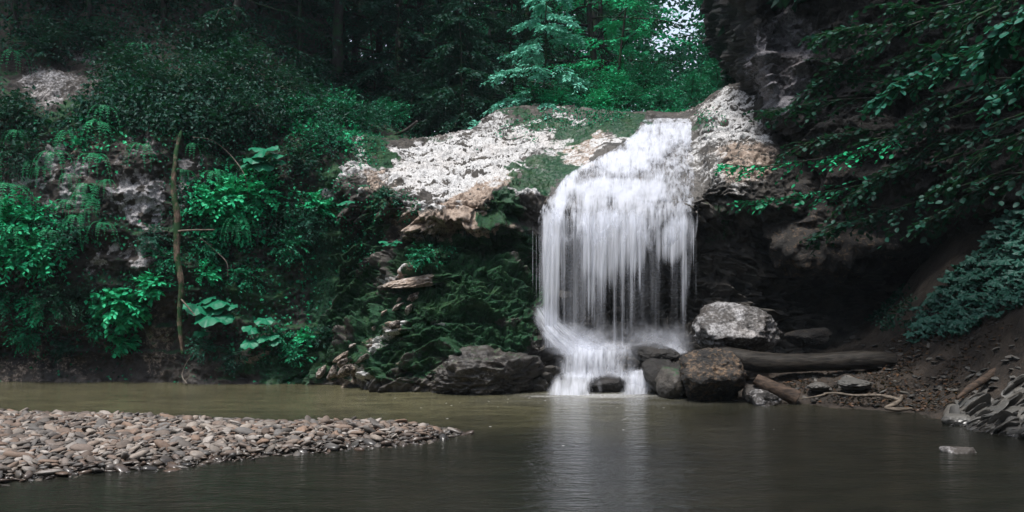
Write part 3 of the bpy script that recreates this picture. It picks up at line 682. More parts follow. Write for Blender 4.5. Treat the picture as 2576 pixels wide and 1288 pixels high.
# rubble on the sunny rib of the dome: flat slabs dipping with the layers, half sunk in the moss
for i in range(22):
    t = rng.random(); x = 1035-t*190+rng.normal(0, 18+22*t); y = 745+t*215+rng.normal(0, 12); s = rng.uniform(.04, .12)*(.7+.6*t)
    h, nrm = hit(x, y, [SURF[1]])
    v, f = rock((1, 1, 1), 500+i, 4, 12, .9, .09, 2.4)
    R = np.array(Matrix.Rotation(rng.normal(-.75, .15), 3, 'Y')@Matrix.Rotation(rng.normal(-.3, .3), 3, 'X')@Matrix.Rotation(rng.normal(0, .3), 3, 'Z'))
    v = (v*np.array([s*1.45, s*1.1, s*.5]))@R.T+h-nrm*s*.2; N = vnormals(v, f)
    single('rubble_stone', v, f, M['dome'], 'pale tan layered stone half sunk in the mossy rib left of the fall', 'stone', 'layered stones of the mossy rib', origin=h, attrs=rmask(v, N, tan=.5, pale=.36 if i % 3 else .15, moss=.12, mossup=.15, seed=i))
# the slate heap at the right edge
sl = [rock((1, .62, .16), 600+k, 3, 9, 1.2, .06, 2.4) for k in range(7)]
slm = [mesh_data('slate_stone', v, f, M['slate'], smooth=False) for v, f in sl]
cnt = 0
for k in range(900):
    x = rng.uniform(2385, 2640); y = rng.uniform(880, 1110)
    lim = 1100-(x-2380)*.62
    if y < lim-20 and y < 1010+rng.uniform(-20, 20): continue
    if y < 1040-(x-2380)*.72: continue
    h, nrm = hit(x, y, [SURF[3]])
    s = rng.uniform(.06, .19)*(1.1 if y > 1000 else .9)
    o = link('slate_stone', slm[int(rng.integers(7))]); o.location = (float(h[0]), float(h[1])-.02, float(h[2])+s*.12+.03)
    o.rotation_euler = (rng.normal(-.25, .3), rng.normal(-.55, .25), rng.normal(.2, .5)); o.scale = (s, s*rng.uniform(.8, 1.2), s*rng.uniform(.8, 1.4))
    tag(o, 'tilted grey slate slab in the heap on the right shore', 'stone', 'slate slabs of the shore heap'); cnt += 1
    if cnt >= 290: break
# a few stones and flakes scattered in the soil
for k in range(170):
    x = rng.uniform(1980, 2560); y = rng.uniform(840, 1035)
    h, nrm = hit(x, y, [SURF[3]]); s = rng.uniform(.03, .09)
    if h[2] < .02: continue
    o = link('slate_chip', slm[int(rng.integers(7))]); o.location = (float(h[0]), float(h[1]), float(h[2])+s*.1)
    o.rotation_euler = (rng.normal(0, .25), rng.normal(0, .25), rng.uniform(0, 6)); o.scale = (s, s, s*1.2)
    tag(o, 'small slate chip lying in the leaf littered soil of the right bank', 'stone', 'slate chips in the bank soil')

# ------------------------------------------------------------------ wood
def limb(name, pts, rad, mat, label, cat, seg=10, n=6, rough=.1, seed=1, group=None):
    v, f = tube(pts, rad, seg, n, rough, seed)
    return single(name, v, f, mat, label, cat, group, origin=pts[0])
limb('log', np.array([P(1800,880,14.35),P(1862,903,14.1),P(1950,914,14.0),P(2080,911,13.95),P(2180,905,13.9),P(2250,908,13.85)]), np.array([20,25,25,22,23.5,21.5])/F*14, M['wetlog'],
     'thick black wet log lying behind the brown boulder', 'log', 36, 22, .17, 3)
limb('log', np.array([P(1900,952,13.15),P(1930,970,13.1),P(1965,985,13.05),P(2005,1004,13.0)]), np.array([14,19,19,21])/F*13, M['rotten'], 'short rotten log stub sloping to the shore', 'log', 14, 8, .22, 5)
limb('log', np.array([P(2408,1002,11.3),P(2440,978,11.5),P(2490,945,11.8),P(2530,920,12.0)]), np.array([4,9,11,12])/F*11.5, M['rotten'], 'splintered brown log leaning on the slate heap', 'log', 12, 8, .22, 6)
e = empty('driftwood_branch', P(2275,1024,12.1), 'bare pale driftwood branch lying along the muddy shore', 'branch')
v, f = tube(np.array([P(2072,990,12.75),P(2105,989,12.65),P(2150,995,12.55),P(2205,994,12.4),P(2240,1000,12.25),P(2262,1006,12.15)]), np.array([2.2,3,3.4,3.8,4.6,5])/F*12.4, 8, 6, .1, 8); child('branch', v, f, M['drift'], e)
v, f = tube(np.array([P(2268,994,12.15),P(2264,1008,12.12),P(2244,1020,12.05),P(2228,1027,12.0),P(2262,1030,11.98),P(2294,1028,12.0)]), np.array([4,5.5,6.5,4,5.5,3])/F*12.1, 8, 6, .15, 9); child('root', v, f, M['drift'], e)
v, f = tube(np.array([P(2076,992,12.7),P(2050,998,12.7),P(2012,1003,12.8)]), np.array([2.4,2,1.2])/F*12.7, 8, 6, .1, 10); child('branch', v, f, M['drift'], e)

# slim dead trunk hanging down the left cliff
e = empty('dead_tree', P(458,892,15.45), 'slim bare tan trunk hanging down the left cliff', 'tree trunk')
v, f = tube(np.array([P(456,330,16.0),P(443,385,15.75),P(437,480,15.6),P(446,545,15.55),P(445,640,15.5),P(456,715,15.45),P(451,800,15.45),P(459,892,15.4)]), np.array([4,5.5,7,8.5,7.5,7.5,6,3.5])/F*15.6, 12, 14, .38, 12); child('trunk', v, f, M['bark_tan'], e)
v, f = tube(np.array([P(448,582,15.5),P(480,579,15.35),P(540,578,15.2)]), np.array([3,2.6,1.6])/F*15.5, 6, 6, .1, 13); child('branch', v, f, M['drift'], e)
v, f = tube(np.array([P(455,752,15.42),P(475,775,15.3),P(492,795,15.25)]), np.array([2.2,1.8,1])/F*15.5, 6, 6, .1, 13); child('branch', v, f, M['drift'], e)
for pts, lb in [([(485,346),(530,352),(575,385),(615,440),(625,500)], 'thin bare twig arching over the ivy right of the dead trunk'),
                ([(505,600),(540,630),(570,660),(573,695)], 'thin bare twig hanging below the short branch stub'),
                ([(470,965),(458,945),(468,915),(478,900)], 'thin dead stick standing in the water at the cliff foot')]:
    L = np.array([P(x, y, hit(x, y, [SURF[0]])[0][1]-.28) for x, y in pts])
    limb('bare_twig', L, np.linspace(1.9, .9, len(L))/F*15.6, M['twig'], lb, 'twig', 6, 6, .1, 15)
limb('dead_branch', np.array([P(985,342,19.5),P(1020,328,19.2),P(1050,305,19.0)]), np.array([3,4.5,3])/F*19, M['bark_grey'], 'short dead branch sticking up behind the pale rock', 'branch')

# ------------------------------------------------------------------ waterfall
def mat_veil(name, sc_, lo, hi, amax, w3=(.42, .34, .24)):
    """long-exposure water: opacity from three streak noises (broad, middle, fine) and the mesh's own density"""
    n = NT(name); uv = n.new('ShaderNodeUVMap').outputs[0]
    (u1, v1), (u2, v2), (u3, v3) = sc_
    a = n.noise(1, 3, .6, n.mapv(uv, (u1, v1, 1), (0,0,0), (1.3,4.1,0)), .35)
    b = n.noise(1, 4, .6, n.mapv(uv, (u2, v2, 1)), .25)
    c0 = n.noise(1, 4, .65, n.mapv(uv, (u3, v3, 1), (0,0,0), (7.3,2.1,0)), .1)
    s = n.math('ADD', n.math('MULTIPLY', a, w3[0]), n.math('ADD', n.math('MULTIPLY', b, w3[1]), n.math('MULTIPLY', c0, w3[2])))
    de = n.attr('dens')
    al = n.rng(n.math('ADD', s, n.math('MULTIPLY', n.math('SUBTRACT', de, .5), .55)), lo, hi, 0, amax)
    al = n.math('MULTIPLY', al, n.rng(de, 0.0, .25))
    d = n.new('ShaderNodeBsdfDiffuse'); n.put(d.inputs[0], (.83,.86,.94))
    t = n.new('ShaderNodeBsdfTranslucent'); n.put(t.inputs[0], (.83,.86,.94))
    m0 = n.new('ShaderNodeMixShader'); n.put(m0.inputs[0], .5); n.put(m0.inputs[1], d.outputs[0]); n.put(m0.inputs[2], t.outputs[0])
    tr = n.new('ShaderNodeBsdfTransparent'); m = n.new('ShaderNodeMixShader'); n.put(m.inputs[0], al); n.put(m.inputs[1], tr.outputs[0]); n.put(m.inputs[2], m0.outputs[0])
    return n.done(m.outputs[0])
M['veil_top'] = mat_veil('water_rush', ((3.0, 1.3), (9, 1.5), (24, 2.2)), .40, .66, .97, (.36, .36, .28))
M['veil_skin'] = mat_veil('water_skin', ((4.0, 2.5), (11, 3.5), (26, 6)), .42, .64, .8, (.3, .36, .34))
M['veil'] = mat_veil('water_veil', ((3.0, .16), (9, .14), (24, .16)), .45, .67, .95, (.40, .36, .24))
M['veil2'] = mat_veil('water_veil_back', ((2.4, .14), (7, .14), (19, .16)), .42, .74, .5, (.40, .36, .24))
M['casc'] = mat_veil('water_cascade', ((3.0, 1.4), (8, 1.6), (19, 2.4)), .30, .76, .92, (.42, .34, .24))
M['froth'] = mat_veil('water_froth', ((2.6, 2.2), (6, 3.2), (13, 5)), .30, .84, .85, (.46, .34, .2))
M['mist'] = mat_veil('water_mist', ((3, 3), (6, 6), (11, 9)), .30, .95, .55)
WF = empty('waterfall', P(1500, 985, 14.8), 'silky white waterfall pouring over the pale rock into the pool', 'waterfall')
def sheet(name, rows, mat, densfn, nu=150, nv=18, amp=.04, seed=0, off=0., fu=9, fv=.8, straight=True):
    """rows: list of (y, xl, xr, Yl, Yr, sag, bulge) top to bottom; UV in metres"""
    L = np.array([[P(xl, y, Yl), P((xl+xr)/2, y+sg, (Yl+Yr)/2-bl), P(xr, y, Yr)] for (y, xl, xr, Yl, Yr, sg, bl) in rows])
    B = crom(L, [nv]*(len(rows)-1))                             # V x 3 x 3
    u = np.linspace(0, 1, nu); w0 = (1-u)*(1-2*u); w1 = 4*u*(1-u); w2 = u*(2*u-1)
    Gd = B[:, 0, None]*w0[None, :, None]+B[:, 1, None]*w1[None, :, None]+B[:, 2, None]*w2[None, :, None]
    seglen = np.concatenate([[0], np.cumsum(np.linalg.norm(np.diff(B[:, 1], axis=0), axis=-1))])
    UV = np.stack([(Gd[..., 0]*15.3/Gd[..., 1] if straight else np.broadcast_to(u[None]*np.linalg.norm(B[:, 2]-B[:, 0], axis=-1).mean(), Gd.shape[:2]))+off, np.broadcast_to(seglen[:, None], Gd.shape[:2])+off], -1)
    q = np.stack([UV[..., 0]*fu, UV[..., 1]*fv, 0*UV[..., 0]+seed], -1)
    Gd = Gd.copy(); Gd[..., 1] += amp*fbm(q.reshape(-1, 3), 4, 300+seed).reshape(Gd.shape[:2])
    px, py = proj(Gd.reshape(-1, 3))
    uu = np.broadcast_to(u[None], Gd.shape[:2]).ravel()
    nz = fbm(np.stack([UV[..., 0]*3.2, UV[..., 1]*1.1, 0*UV[..., 0]+seed+.5], -1).reshape(-1, 3), 4, 330+seed)
    de = densfn(px, py, np.clip(uu+.05*nz*np.minimum(1, nu/100), 0, 1))
    return child(name, Gd, grid_faces(*Gd.shape[:2]), mat, WF, attrs={'dens': np.clip(de+.10*nz*sstep(0, .1, de), 0, 1)}, uv=UV)
edge = lambda u, a: sstep(0, a, u)*sstep(1, 1-a, u)
# the water sliding over the rounded top: sheets hugging the rock in small steps, then falling veils
rows_top = [(293,1622,1728,18.9,18.7,-3,0),(296,1618,1735,18.05,17.85,-4,0),(312,1612,1744,17.62,17.42,0,.04),(340,1590,1746,17.15,17.02,2,.08),(370,1550,1746,16.80,16.70,3,.10),(404,1480,1748,16.40,16.35,4,.12),(440,1422,1752,16.06,16.02,4,.13),(480,1384,1758,15.77,15.74,4,.13),(530,1356,1760,15.47,15.46,3,.12),(585,1350,1756,15.29,15.29,0,.10),(640,1347,1752,15.22,15.24,0,.08),(725,1346,1748,15.17,15.2,0,.05)]
BR = [(1705,322,46,36,0,1),(1640,350,80,36,-35,1),(1580,408,80,30,-15,.9),(1540,472,120,24,0,1),(1630,484,70,22,0,.9),(1402,500,28,60,0,1),(1495,545,60,80,0,.55),(1590,545,60,80,0,.5),(1690,570,46,60,20,.5)]
DK = [(1490,436,50,20,-25,.55),(1705,415,36,70,0,.8),(1695,505,34,46,0,.7),(1436,545,18,50,0,.9),(1650,420,40,20,0,.4),(1540,510,16,24,0,.6)]
def dtop(px, py, u):
    d = .54*edge(u, .08)+.18*blobs(px, py, BR)-.24*blobs(px, py, DK)
    return d*sstep(292, 318, py)*sstep(720, 530, py)
sheet('upper_slide', rows_top, M['veil_top'], dtop, 260, 26, .035, 1, 0, 5, 3)
def dtop2(px, py, u): return (.50*edge(u, .05)+.10*blobs(px, py, BR)+.06*blobs(px, py, DK))*sstep(293, 300, py)*sstep(640, 500, py)
sheet('upper_slide', [(y, xl-4, xr+4, a+.05, b+.05, s, l) for (y, xl, xr, a, b, s, l) in rows_top], M['veil_skin'], dtop2, 260, 26, .03, 2, 3.7, 6, 4)
rows_v = [(470,1392,1756,15.83,15.82,4,.1),(530,1358,1757,15.46,15.46,4,.14),(590,1347,1752,15.30,15.30,3,.12),(660,1344,1748,15.20,15.22,0,.08),(740,1344,1744,15.15,15.18,0,.05),(820,1346,1742,15.12,15.16,0,.03),(874,1350,1740,15.1,15.15,0,.0)]
def dv(px, py, u):
    d = .51*edge(u, .02)+.20*blobs(px, py, [(1388,640,24,240,0,1),(1520,600,70,110,0,.9),(1500,720,24,120,0,.5),(1600,590,30,90,0,.8),(1700,600,40,60,25,.9),(1722,720,10,130,0,.7)])-.11*blobs(px, py, [(1440,700,18,150,0,.9),(1560,740,22,100,0,.6),(1660,770,40,110,0,.8)])
    return d*sstep(474, 560, py)*(1-.2*sstep(600, 860, py))
sheet('falling_veil', rows_v, M['veil'], dv, 320, 20, .05, 3)
def dv2(px, py, u): return (.46*edge(u, .02)+.16*blobs(px, py, [(1420,640,90,200,0,1),(1600,620,60,180,0,.6)]))*sstep(480, 570, py)*(1-.12*sstep(600, 860, py))
sheet('falling_veil', [(y, xl+3, xr-3, a+.18, b+.16, s, l) for (y, xl, xr, a, b, s, l) in rows_v], M['veil2'], dv2, 260, 20, .05, 4, 2.3)
# lower cascade: a chute on the left, then two tiers, with thin runs between the rocks
def soft(a, w, top, bot, h=14, k=.6):
    return lambda px, py, u: k*edge(u, w)*sstep(top, top+h, py)*sstep(bot+1, bot-a, py)
sheet('lower_cascade', [(740,1330,1362,15.32,15.3,0,0),(785,1328,1420,15.22,15.2,2,.02),(830,1332,1505,15.1,15.1,6,.05),(870,1345,1600,14.98,15.0,8,.08),(910,1362,1640,14.84,14.88,5,.1),(948,1368,1646,14.70,14.74,0,.1)], M['casc'],
      lambda px, py, u: (.36*edge(u, .45)+.30*blobs(px, py, [(1375,805,34,36,30,1),(1430,860,90,30,30,1),(1410,920,44,44,0,.6)]))*sstep(735, 790, py)*sstep(950, 925, py), 200, 18, .06, 5, straight=False)
sheet('lower_cascade', [(760,1345,1400,15.2,15.15,0,0),(820,1340,1500,15.05,15.02,4,.03),(868,1350,1640,14.94,14.96,6,.06),(915,1366,1650,14.78,14.82,4,.08),(960,1362,1655,14.55,14.6,0,.08)], M['froth'], lambda px, py, u: .42*edge(u, .4)*sstep(760, 850, py)*sstep(962, 930, py), 120, 18, .06, 31, 6.3)
sheet('lower_cascade', [(852,1388,1600,15.1,15.2,5,0),(866,1392,1640,14.92,15.0,6,.05),(885,1396,1652,14.80,14.88,3,.08),(915,1392,1648,14.72,14.78,0,.1),(942,1380,1642,14.66,14.7,0,.1),(958,1366,1640,14.5,14.6,0,.1)], M['casc'], lambda px, py, u: (.46*edge(u, .3)+.16*blobs(px, py, [(1470,900,80,50,0,1)])-.1*blobs(px, py, [(1600,900,50,30,0,1)]))*sstep(848, 872, py)*sstep(960, 945, py), 180, 18, .09, 8, .9)
sheet('lower_cascade', [(905,1408,1650,14.8,14.84,0,0),(932,1392,1662,14.68,14.72,3,.04),(952,1378,1668,14.52,14.58,4,.08),(974,1364,1662,14.36,14.45,2,.12),(1000,1346,1650,14.2,14.32,0,.12)], M['casc'], lambda px, py, u: (.60*edge(u, .16)-.5*blobs(px, py, [(1525,972,44,28,0,1)])+.14*blobs(px, py, [(1420,965,56,36,0,1)]))*sstep(905, 950, py), 180, 18, .07, 9, 2.9)
sheet('lower_cascade', [(856,1560,1738,15.15,15.2,0,0),(872,1580,1745,14.95,15.0,0,0),(884,1640,1748,14.8,14.9,3,0),(897,1690,1744,14.7,14.8,0,0)], M['casc'], lambda px, py, u: .56*edge(u, .3)*sstep(855, 872, py)*sstep(898, 884, py), 80, 12, .03, 6, 1.7)
sheet('lower_cascade', [(925,1580,1690,14.75,14.9,0,0),(938,1574,1650,14.55,14.65,2,.04),(960,1574,1640,14.42,14.5,0,.04),(998,1572,1642,14.34,14.42,0,.04)], M['casc'], lambda px, py, u: .58*edge(u, .3)*sstep(923, 935, py), 60, 14, .03, 7, .4)
# spray hanging where the veil lands
for k, (dy, off_) in enumerate([(0, 5.1), (-.14, 8.7), (.16, 1.9)]):
    sheet('spray', [(770,1350,1748,15.02+dy,15.05+dy,0,0),(820,1346,1765,14.98+dy,15.0+dy,0,0),(880,1350,1765,14.95+dy,14.97+dy,0,0),(905,1380,1750,14.93+dy,14.95+dy,0,0)], M['mist'], lambda px, py, u: (.48*edge(u, .2)+.24*blobs(px, py, [(1440,860,80,50,0,1),(1680,860,80,44,0,1)]))*sstep(770, 868, py)*sstep(906, 885, py), 60, 16, .05, 11+k, off_)
# loose strands, most of them at both edges
for k in range(48):
    side = rng.random()
    x = rng.uniform(1340, 1395) if side < .35 else (rng.uniform(1715, 1765) if side < .55 else rng.uniform(1395, 1715))
    y0 = rng.uniform(510, 600); y1 = rng.uniform(700, 870); wd = rng.uniform(1.5, 7) if x < 1715 else rng.uniform(1, 3)
    rr_ = [(y0, x-wd/2, x+wd/2, 15.38, 15.38, 0, 0), (y0+40, x-wd/2, x+wd/2, 15.18, 15.18, 0, 0), ((y0+y1)/2, x-wd*.6, x+wd*.6, 15.08, 15.08, 0, 0), (y1, x-wd, x+wd, 15.02, 15.02, 0, 0)]
    sheet('strand', rr_, M['veil'], lambda px, py, u, a=y0, b=y1: (.56*edge(u, .45))*sstep(a, a+60, py)*sstep(b, b-150, py), 7, 8, .0, 20+k, k*.61)

# ------------------------------------------------------------------ plants
def rand_unit(n): return unit(rng.normal(size=(n, 3)))
def sprays(starts, dirs, lens, leafL, per=9, flat=.25, droop=.25, mid=.55, twigs=None, rnd=False, wr=.55):
    """leafy twigs: alternate leaves in a loose plane along each twig"""
    n = len(starts); starts = np.asarray(starts); dirs = unit(dirs); lens = np.broadcast_to(lens, (n,))
    t = (np.arange(per)+.6)/per
    up = np.array([0, 0, 1.])
    side = unit(np.cross(dirs, up+1e-4))
    pos = starts[:, None]+dirs[:, None]*(lens[:, None]*t)[..., None]-up*(droop*lens[:, None]*t**2)[..., None]
    sg = np.where(np.arange(per) % 2 == 0, 1., -1.)
    ld = dirs[:, None]*.75+side[:, None]*(sg[None, :, None])*.85-up*droop*.8+rng.normal(0, flat, (n, per, 3))
    nn = up+rng.normal(0, flat*1.4, (n, per, 3))+side[:, None]*rng.normal(0, .2, (n, 1, 1))
    L = leafL*rng.uniform(.65, 1.25, (n, per))*(1.1-.5*np.abs(t-mid))[None]
    if twigs is not None:
        for i in range(n):
            pp = starts[i]+dirs[i]*(lens[i]*np.array([0, .5, 1.]))[:, None]-up*(droop*lens[i]*np.array([0, .25, 1.]))[:, None]
            twigs.append(tube(pp, np.array([.005, .004, .002])*max(1, leafL/.07), 4))
    return leaf_arrays(pos.reshape(-1, 3), ld.reshape(-1, 3), nn.reshape(-1, 3), L.ravel(), L.ravel()*wr, round_=rnd)

def tree(label, base, H, spread, mat, lo=.25, nl=18, per_limb=16, leafL=.14, lean=(0, 0), bark='bark', group=None, trunk_r=None, up=.15, name='tree', droop=.22, tl=.5, cat='tree', wr=.55):
    base = np.asarray(base, float); tr = trunk_r or H*.011
    T = np.linspace(0, 1, 7); wob = np.cumsum(rng.normal(0, .02*H, (7, 2)), 0)*.5; wob[0] = 0
    tp = base+np.stack([lean[0]*T*H+wob[:, 0], lean[1]*T*H+wob[:, 1], T*H], -1)
    parts = [tube(tp, tr*(1-.85*T)+.004, 8, 4, .12, 3)]
    S = []; D = []; LN_ = []
    for k in range(nl):
        h = lo+(1-lo)*((k+rng.random())/nl); h = min(h, .98)
        p0 = np.array([np.interp(h, T, tp[:, c]) for c in range(3)])
        a = k*2.4+rng.uniform(-.5, .5); ln = spread*(1-.75*((h-lo)/(1-lo))**2.2)*rng.uniform(.65, 1.15)
        d = np.array([math.cos(a), math.sin(a), up+rng.normal(0, .12)])
        tt = np.linspace(0, 1, 5); lp = p0+d*(tt*ln)[:, None]-np.array([0, 0, 1.])*(droop*ln*tt**2)[:, None]+np.cumsum(rng.normal(0, .03*ln, (5, 3)), 0)*(tt > 0)[:, None]
        parts.append(tube(lp, tr*.32*(1-.8*tt)*(1-h*.4)+.003, 5))
        m = per_limb; f = rng.uniform(.18, 1.0, m)
        s = np.stack([np.interp(f, tt, lp[:, c]) for c in range(3)], -1)
        tang = unit(lp[-1]-lp[0]); sd = unit(np.cross(tang, [0, 0, 1]))
        dd = tang[None]*.8+sd[None]*np.where(rng.random(m) < .5, 1, -1)[:, None]*rng.uniform(.3, 1.1, (m, 1))+rng.normal(0, .18, (m, 3))
        S.append(s); D.append(dd); LN_.append(tl*rng.uniform(.6, 1.2, m)*max(.45, 1-.3*h))
    e = empty(name, base, label, cat, group)
    v, f = merge(parts); child('trunk', v, f, M[bark], e)
    v, f = sprays(np.concatenate(S), np.concatenate(D), np.concatenate(LN_), leafL, 9, .28, .3, wr=wr)
    child('crown', v, f, mat, e, smooth=False)
    return e
def shrub(label, c, r, mat, n=120, leafL=.09, group=None, out=None, flat=.35, name='shrub', cat='shrub', per=8, droop=.35, squash=(1, .8, .8), rnd=False):
    """leaf sprays radiating from a stem point on the slope"""
    c = np.asarray(c); out = np.array([0, -1., .5]) if out is None else out
    e = empty(name, c, label, cat, group)
    d = unit(rand_unit(n)+out*.55+np.array([0, 0, .25])); s = c+d*r*rng.uniform(.05, .75, (n, 1))*np.array(squash)
    v, f = sprays(s, d+rng.normal(0, .2, (n, 3)), r*rng.uniform(.35, .6, n), leafL, per, flat, droop, rnd=rnd)
    child('foliage', v, f, mat, e, smooth=False)
    st = []
    for k in range(7):
        dd = unit(rng.normal(size=3)+out*.9+np.array([0, 0, .5])); st.append(tube(np.array([c-out*.1, c+dd*r*.5, c+dd*r*.9+np.array([0, 0, -.1*r])]), np.array([.012, .008, .003]), 5, 3))
    v, f = merge(st); child('stem', v, f, M['bark'], e)
    return e
# ---- forest behind the falls: every tree a thing with trunk and crown
def at_hill(x, Y):
    X = (x-CX)/F*Y; return np.array([X, Y, float(hill_z(np.array([X]), np.array([Y]))[0])-.1])
tree('slender pale leaved hornbeam sapling with layered twigs above the mossy rock', at_hill(1372, 20.2), 4.6, 1.5, M['leaf_pale'], .08, 30, 20, .115, (-.03, 0), 'bark', None, .035, .02, 'sapling', .2, .42, 'sapling')
tree('bright green young tree leaning right of the pale sapling', at_hill(1545, 22.5), 6.2, 2.0, M['leaf_lit'], .14, 26, 20, .095, (.04, 0), 'bark', None, .05, .1, 'tree', .15, .5)
tree('bushy bright green tree behind the lip of the waterfall', at_hill(1665, 25), 3.2, 2.0, M['leaf_lit'], .12, 26, 20, .10, (.03, 0), 'bark', None, .05, .12, 'tree', .15, .55)
tree('green tree with a thin dark trunk close to the right rock wall', at_hill(1838, 26), 7.5, 1.25, M['leaf'], .16, 26, 20, .10, (0, 0), 'bark', None, .06, .1, 'tree', .15, .55)
bt = [(1480,29,10,2.9,'leaf_shade_tint'),(1535,33,10.5,2.2,'leaf_lit'),(1910,36,11,2.4,'leaf'),(1300,31,11,3.0,'leaf_shade_tint'),(1880,31,12,3.0,'leaf'),(1490,41,13,3.0,'leaf_lit'),(1985,47,16,3.4,'leaf'),(1420,46,15,4.2,'leaf_shade_tint'),(1660,55,4,3.0,'leaf'),
      (1180,27,11,2.8,'leaf_shade_tint'),(1080,25,9.5,2.6,'leaf_shade_tint'),(960,26,9,2.6,'leaf_shade_tint'),(1020,33,13,3.4,'leaf_shade_tint'),(860,28,10,2.8,'leaf_shade_tint'),(1230,38,14,3.6,'leaf_shade_tint'),(740,30,10,3.0,'leaf_shade_tint'),(1120,45,17,4.2,'leaf_shade_tint'),(900,40,14,4,'leaf_shade_tint')]
blab = ['tall green tree far behind the pale sapling','bright green tree in the gap below the patch of sky','green tree right of the patch of sky','green tree left of the pale sapling','tall green tree half hidden by the right rock wall','distant bright tree in the middle of the gorge','tall distant tree whose top borders the bright sky gap on its right','distant green tree crown above the pale sapling','low far tree under the bright sky gap',
        'dark tree with straight trunk in the shaded gully','dark tree in the shade above the notch in the rock','dark low branched tree over the dry channel','dark tree deep in the shaded gully','dark tree above the shrubs of the left slope','dark tree behind the sapling in deep shade','dark tree rising on the left slope at the gully rim','tall dark tree at the back of the gully','dark tree at the back of the left slope']
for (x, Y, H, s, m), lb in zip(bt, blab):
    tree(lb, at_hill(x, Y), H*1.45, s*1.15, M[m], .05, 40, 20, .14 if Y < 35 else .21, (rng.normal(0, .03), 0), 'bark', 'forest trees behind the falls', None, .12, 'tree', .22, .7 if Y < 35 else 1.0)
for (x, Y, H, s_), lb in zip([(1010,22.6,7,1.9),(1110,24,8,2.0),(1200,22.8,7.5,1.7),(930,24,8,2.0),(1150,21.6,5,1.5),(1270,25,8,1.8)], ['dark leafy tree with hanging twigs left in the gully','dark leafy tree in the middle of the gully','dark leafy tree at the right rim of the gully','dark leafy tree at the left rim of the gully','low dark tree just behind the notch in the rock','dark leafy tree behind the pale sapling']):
    tree(lb, at_hill(x, Y), H, s_, M['leaf_shade_tint'], .03, 34, 20, .115, (0, 0), 'bark', 'forest trees behind the falls', .045, .0, 'tree', .35, .6)
# the far wood at the head of the valley: one mass, left open at the bright gap of sky
wn = 34000; Yw = rng.uniform(44, 72, wn); pxw = rng.uniform(300, 2300, wn); Xw = (pxw-CX)/F*Yw; zg = hill_z(Xw, Yw); zw = zg+rng.random(wn)**.8*22
qx, qy = proj(np.stack([Xw, Yw, zw], -1)); gapn = fbm(np.stack([qx/60, qy/60, 0*qx], -1), 3, 160)
gap = blobs(qx, qy, [(1718,55,52,80,25,1.1),(1690,15,44,40,0,1.0)])+.45*gapn
kp = (gap < .5) & (zw-zg < 18+4*np.sin(Xw*.7))
wpos = np.stack([Xw, Yw, zw], -1)[kp]; wm = len(wpos)
v, f = sprays(wpos, rng.normal(0, 1, (wm, 3))*np.array([1, 1, .3]), 1.6, .36, 8, .4, .3, wr=.7)
o = link('woods', mesh_data('woods', v, f, M['leaf'], smooth=False)); tag(o, 'far green wood closing the head of the valley', 'woods', None, 'stuff')
# trees on the steep left slope above the cliff
for (x, y, H, s), lb in zip([(60,90,5,2.0),(240,40,5,2.2),(420,60,5.5,2.2),(590,110,6,2.2),(760,170,6,2.3),(660,30,6,2.4),(320,-60,6,2.4),(120,-80,6,2.4),(880,150,6,2.3)],
        ['dark tree at the upper left edge above the grey rock patch','dark tree on the slope right above the grey rock patch','dark tree on the slope above the leafy tangle','dark tree with leaning trunk on the left slope','dark tree over the shrubs left of the gully','dark tree high on the left slope below the frame edge','dark tree at the top of the left slope','dark tree reaching above the far upper left corner','dark tree leaning over the shaded gully']):
    h, nn = hit(x, y, [SURF[0]])
    tree(lb, h-np.array([0, 0, .1]), H, s, M['leaf_shade_tint'], .06, 20, 16, .10, (.02, -.10), 'bark', 'trees on the left slope', .06, .1, 'tree', .25, .5)
v, f = tube(np.array([P(578,110,19.5),P(590,40,19.4),P(612,-60,19.3)]), np.array([10,9,8])/F*19.4, 8, 5, .1, 18)
single('tree_snag', v, f, M['bark_grey'], 'bare leaning grey trunk at the top of the left slope', 'tree trunk')
# trees added to shut the light out: crowns over the right bank, the left slope and the gully, standing outside the frame
def ground_z(X, Y):
    zs = [V[k, 2].max() for V, N, px, py in SURF for k in [np.where((np.abs(V[:, 0]-X) < .7) & (np.abs(V[:, 1]-Y) < .7))[0]] if len(k)]
    return max(zs) if zs else 3.0
for (x, Y, H, s, lo, ln), lb in zip([(9.6,11.6,7,4.4,.3,(0,-.1)),(8.4,15.6,7,4.2,.3,(0,-.2)),(10.5,7,10,4.4,.42,(0,0)),(7.8,19.2,6,3.0,.25,(0,0)),(7.3,16.0,6,3.3,.3,(.02,-.42)),
        (-11,19,9,4.4,.4,(0,0)),(-6.5,23.5,10,4.4,.42,(0,0)),(-2.2,26,12,4.4,.42,(0,0)),(-17,13,9,4.5,.4,(0,0)),(-8.6,21.4,7.5,3.6,.35,(.05,0)),(-4.4,22.4,9,3.4,.42,(0,0))],
        ['broad dark tree added to shade the right bank','broad dark shade tree added on top of the overhang','broad dark shade tree added nearest the camera on the right','dark shade tree added on the rim of the right rock wall','dark leaning tree added to shade the log',
        'broad dark shade tree added above the left cliff','tall dark shade tree added at the head of the left slope','tall dark tree added to shade the gully','broad dark shade tree added beyond the left frame edge','dark shade tree added over the slope behind the grey rock patch','dark shade tree added over the slope left of the gully']):
    tree(lb, (x, Y, ground_z(x, Y)-.15), H, s, M['leaf_shade_tint'], lo, 26, 22, .30, ln, 'bark', 'trees added for shade', .14, .15, 'tree', .15, 1.1, wr=.7)

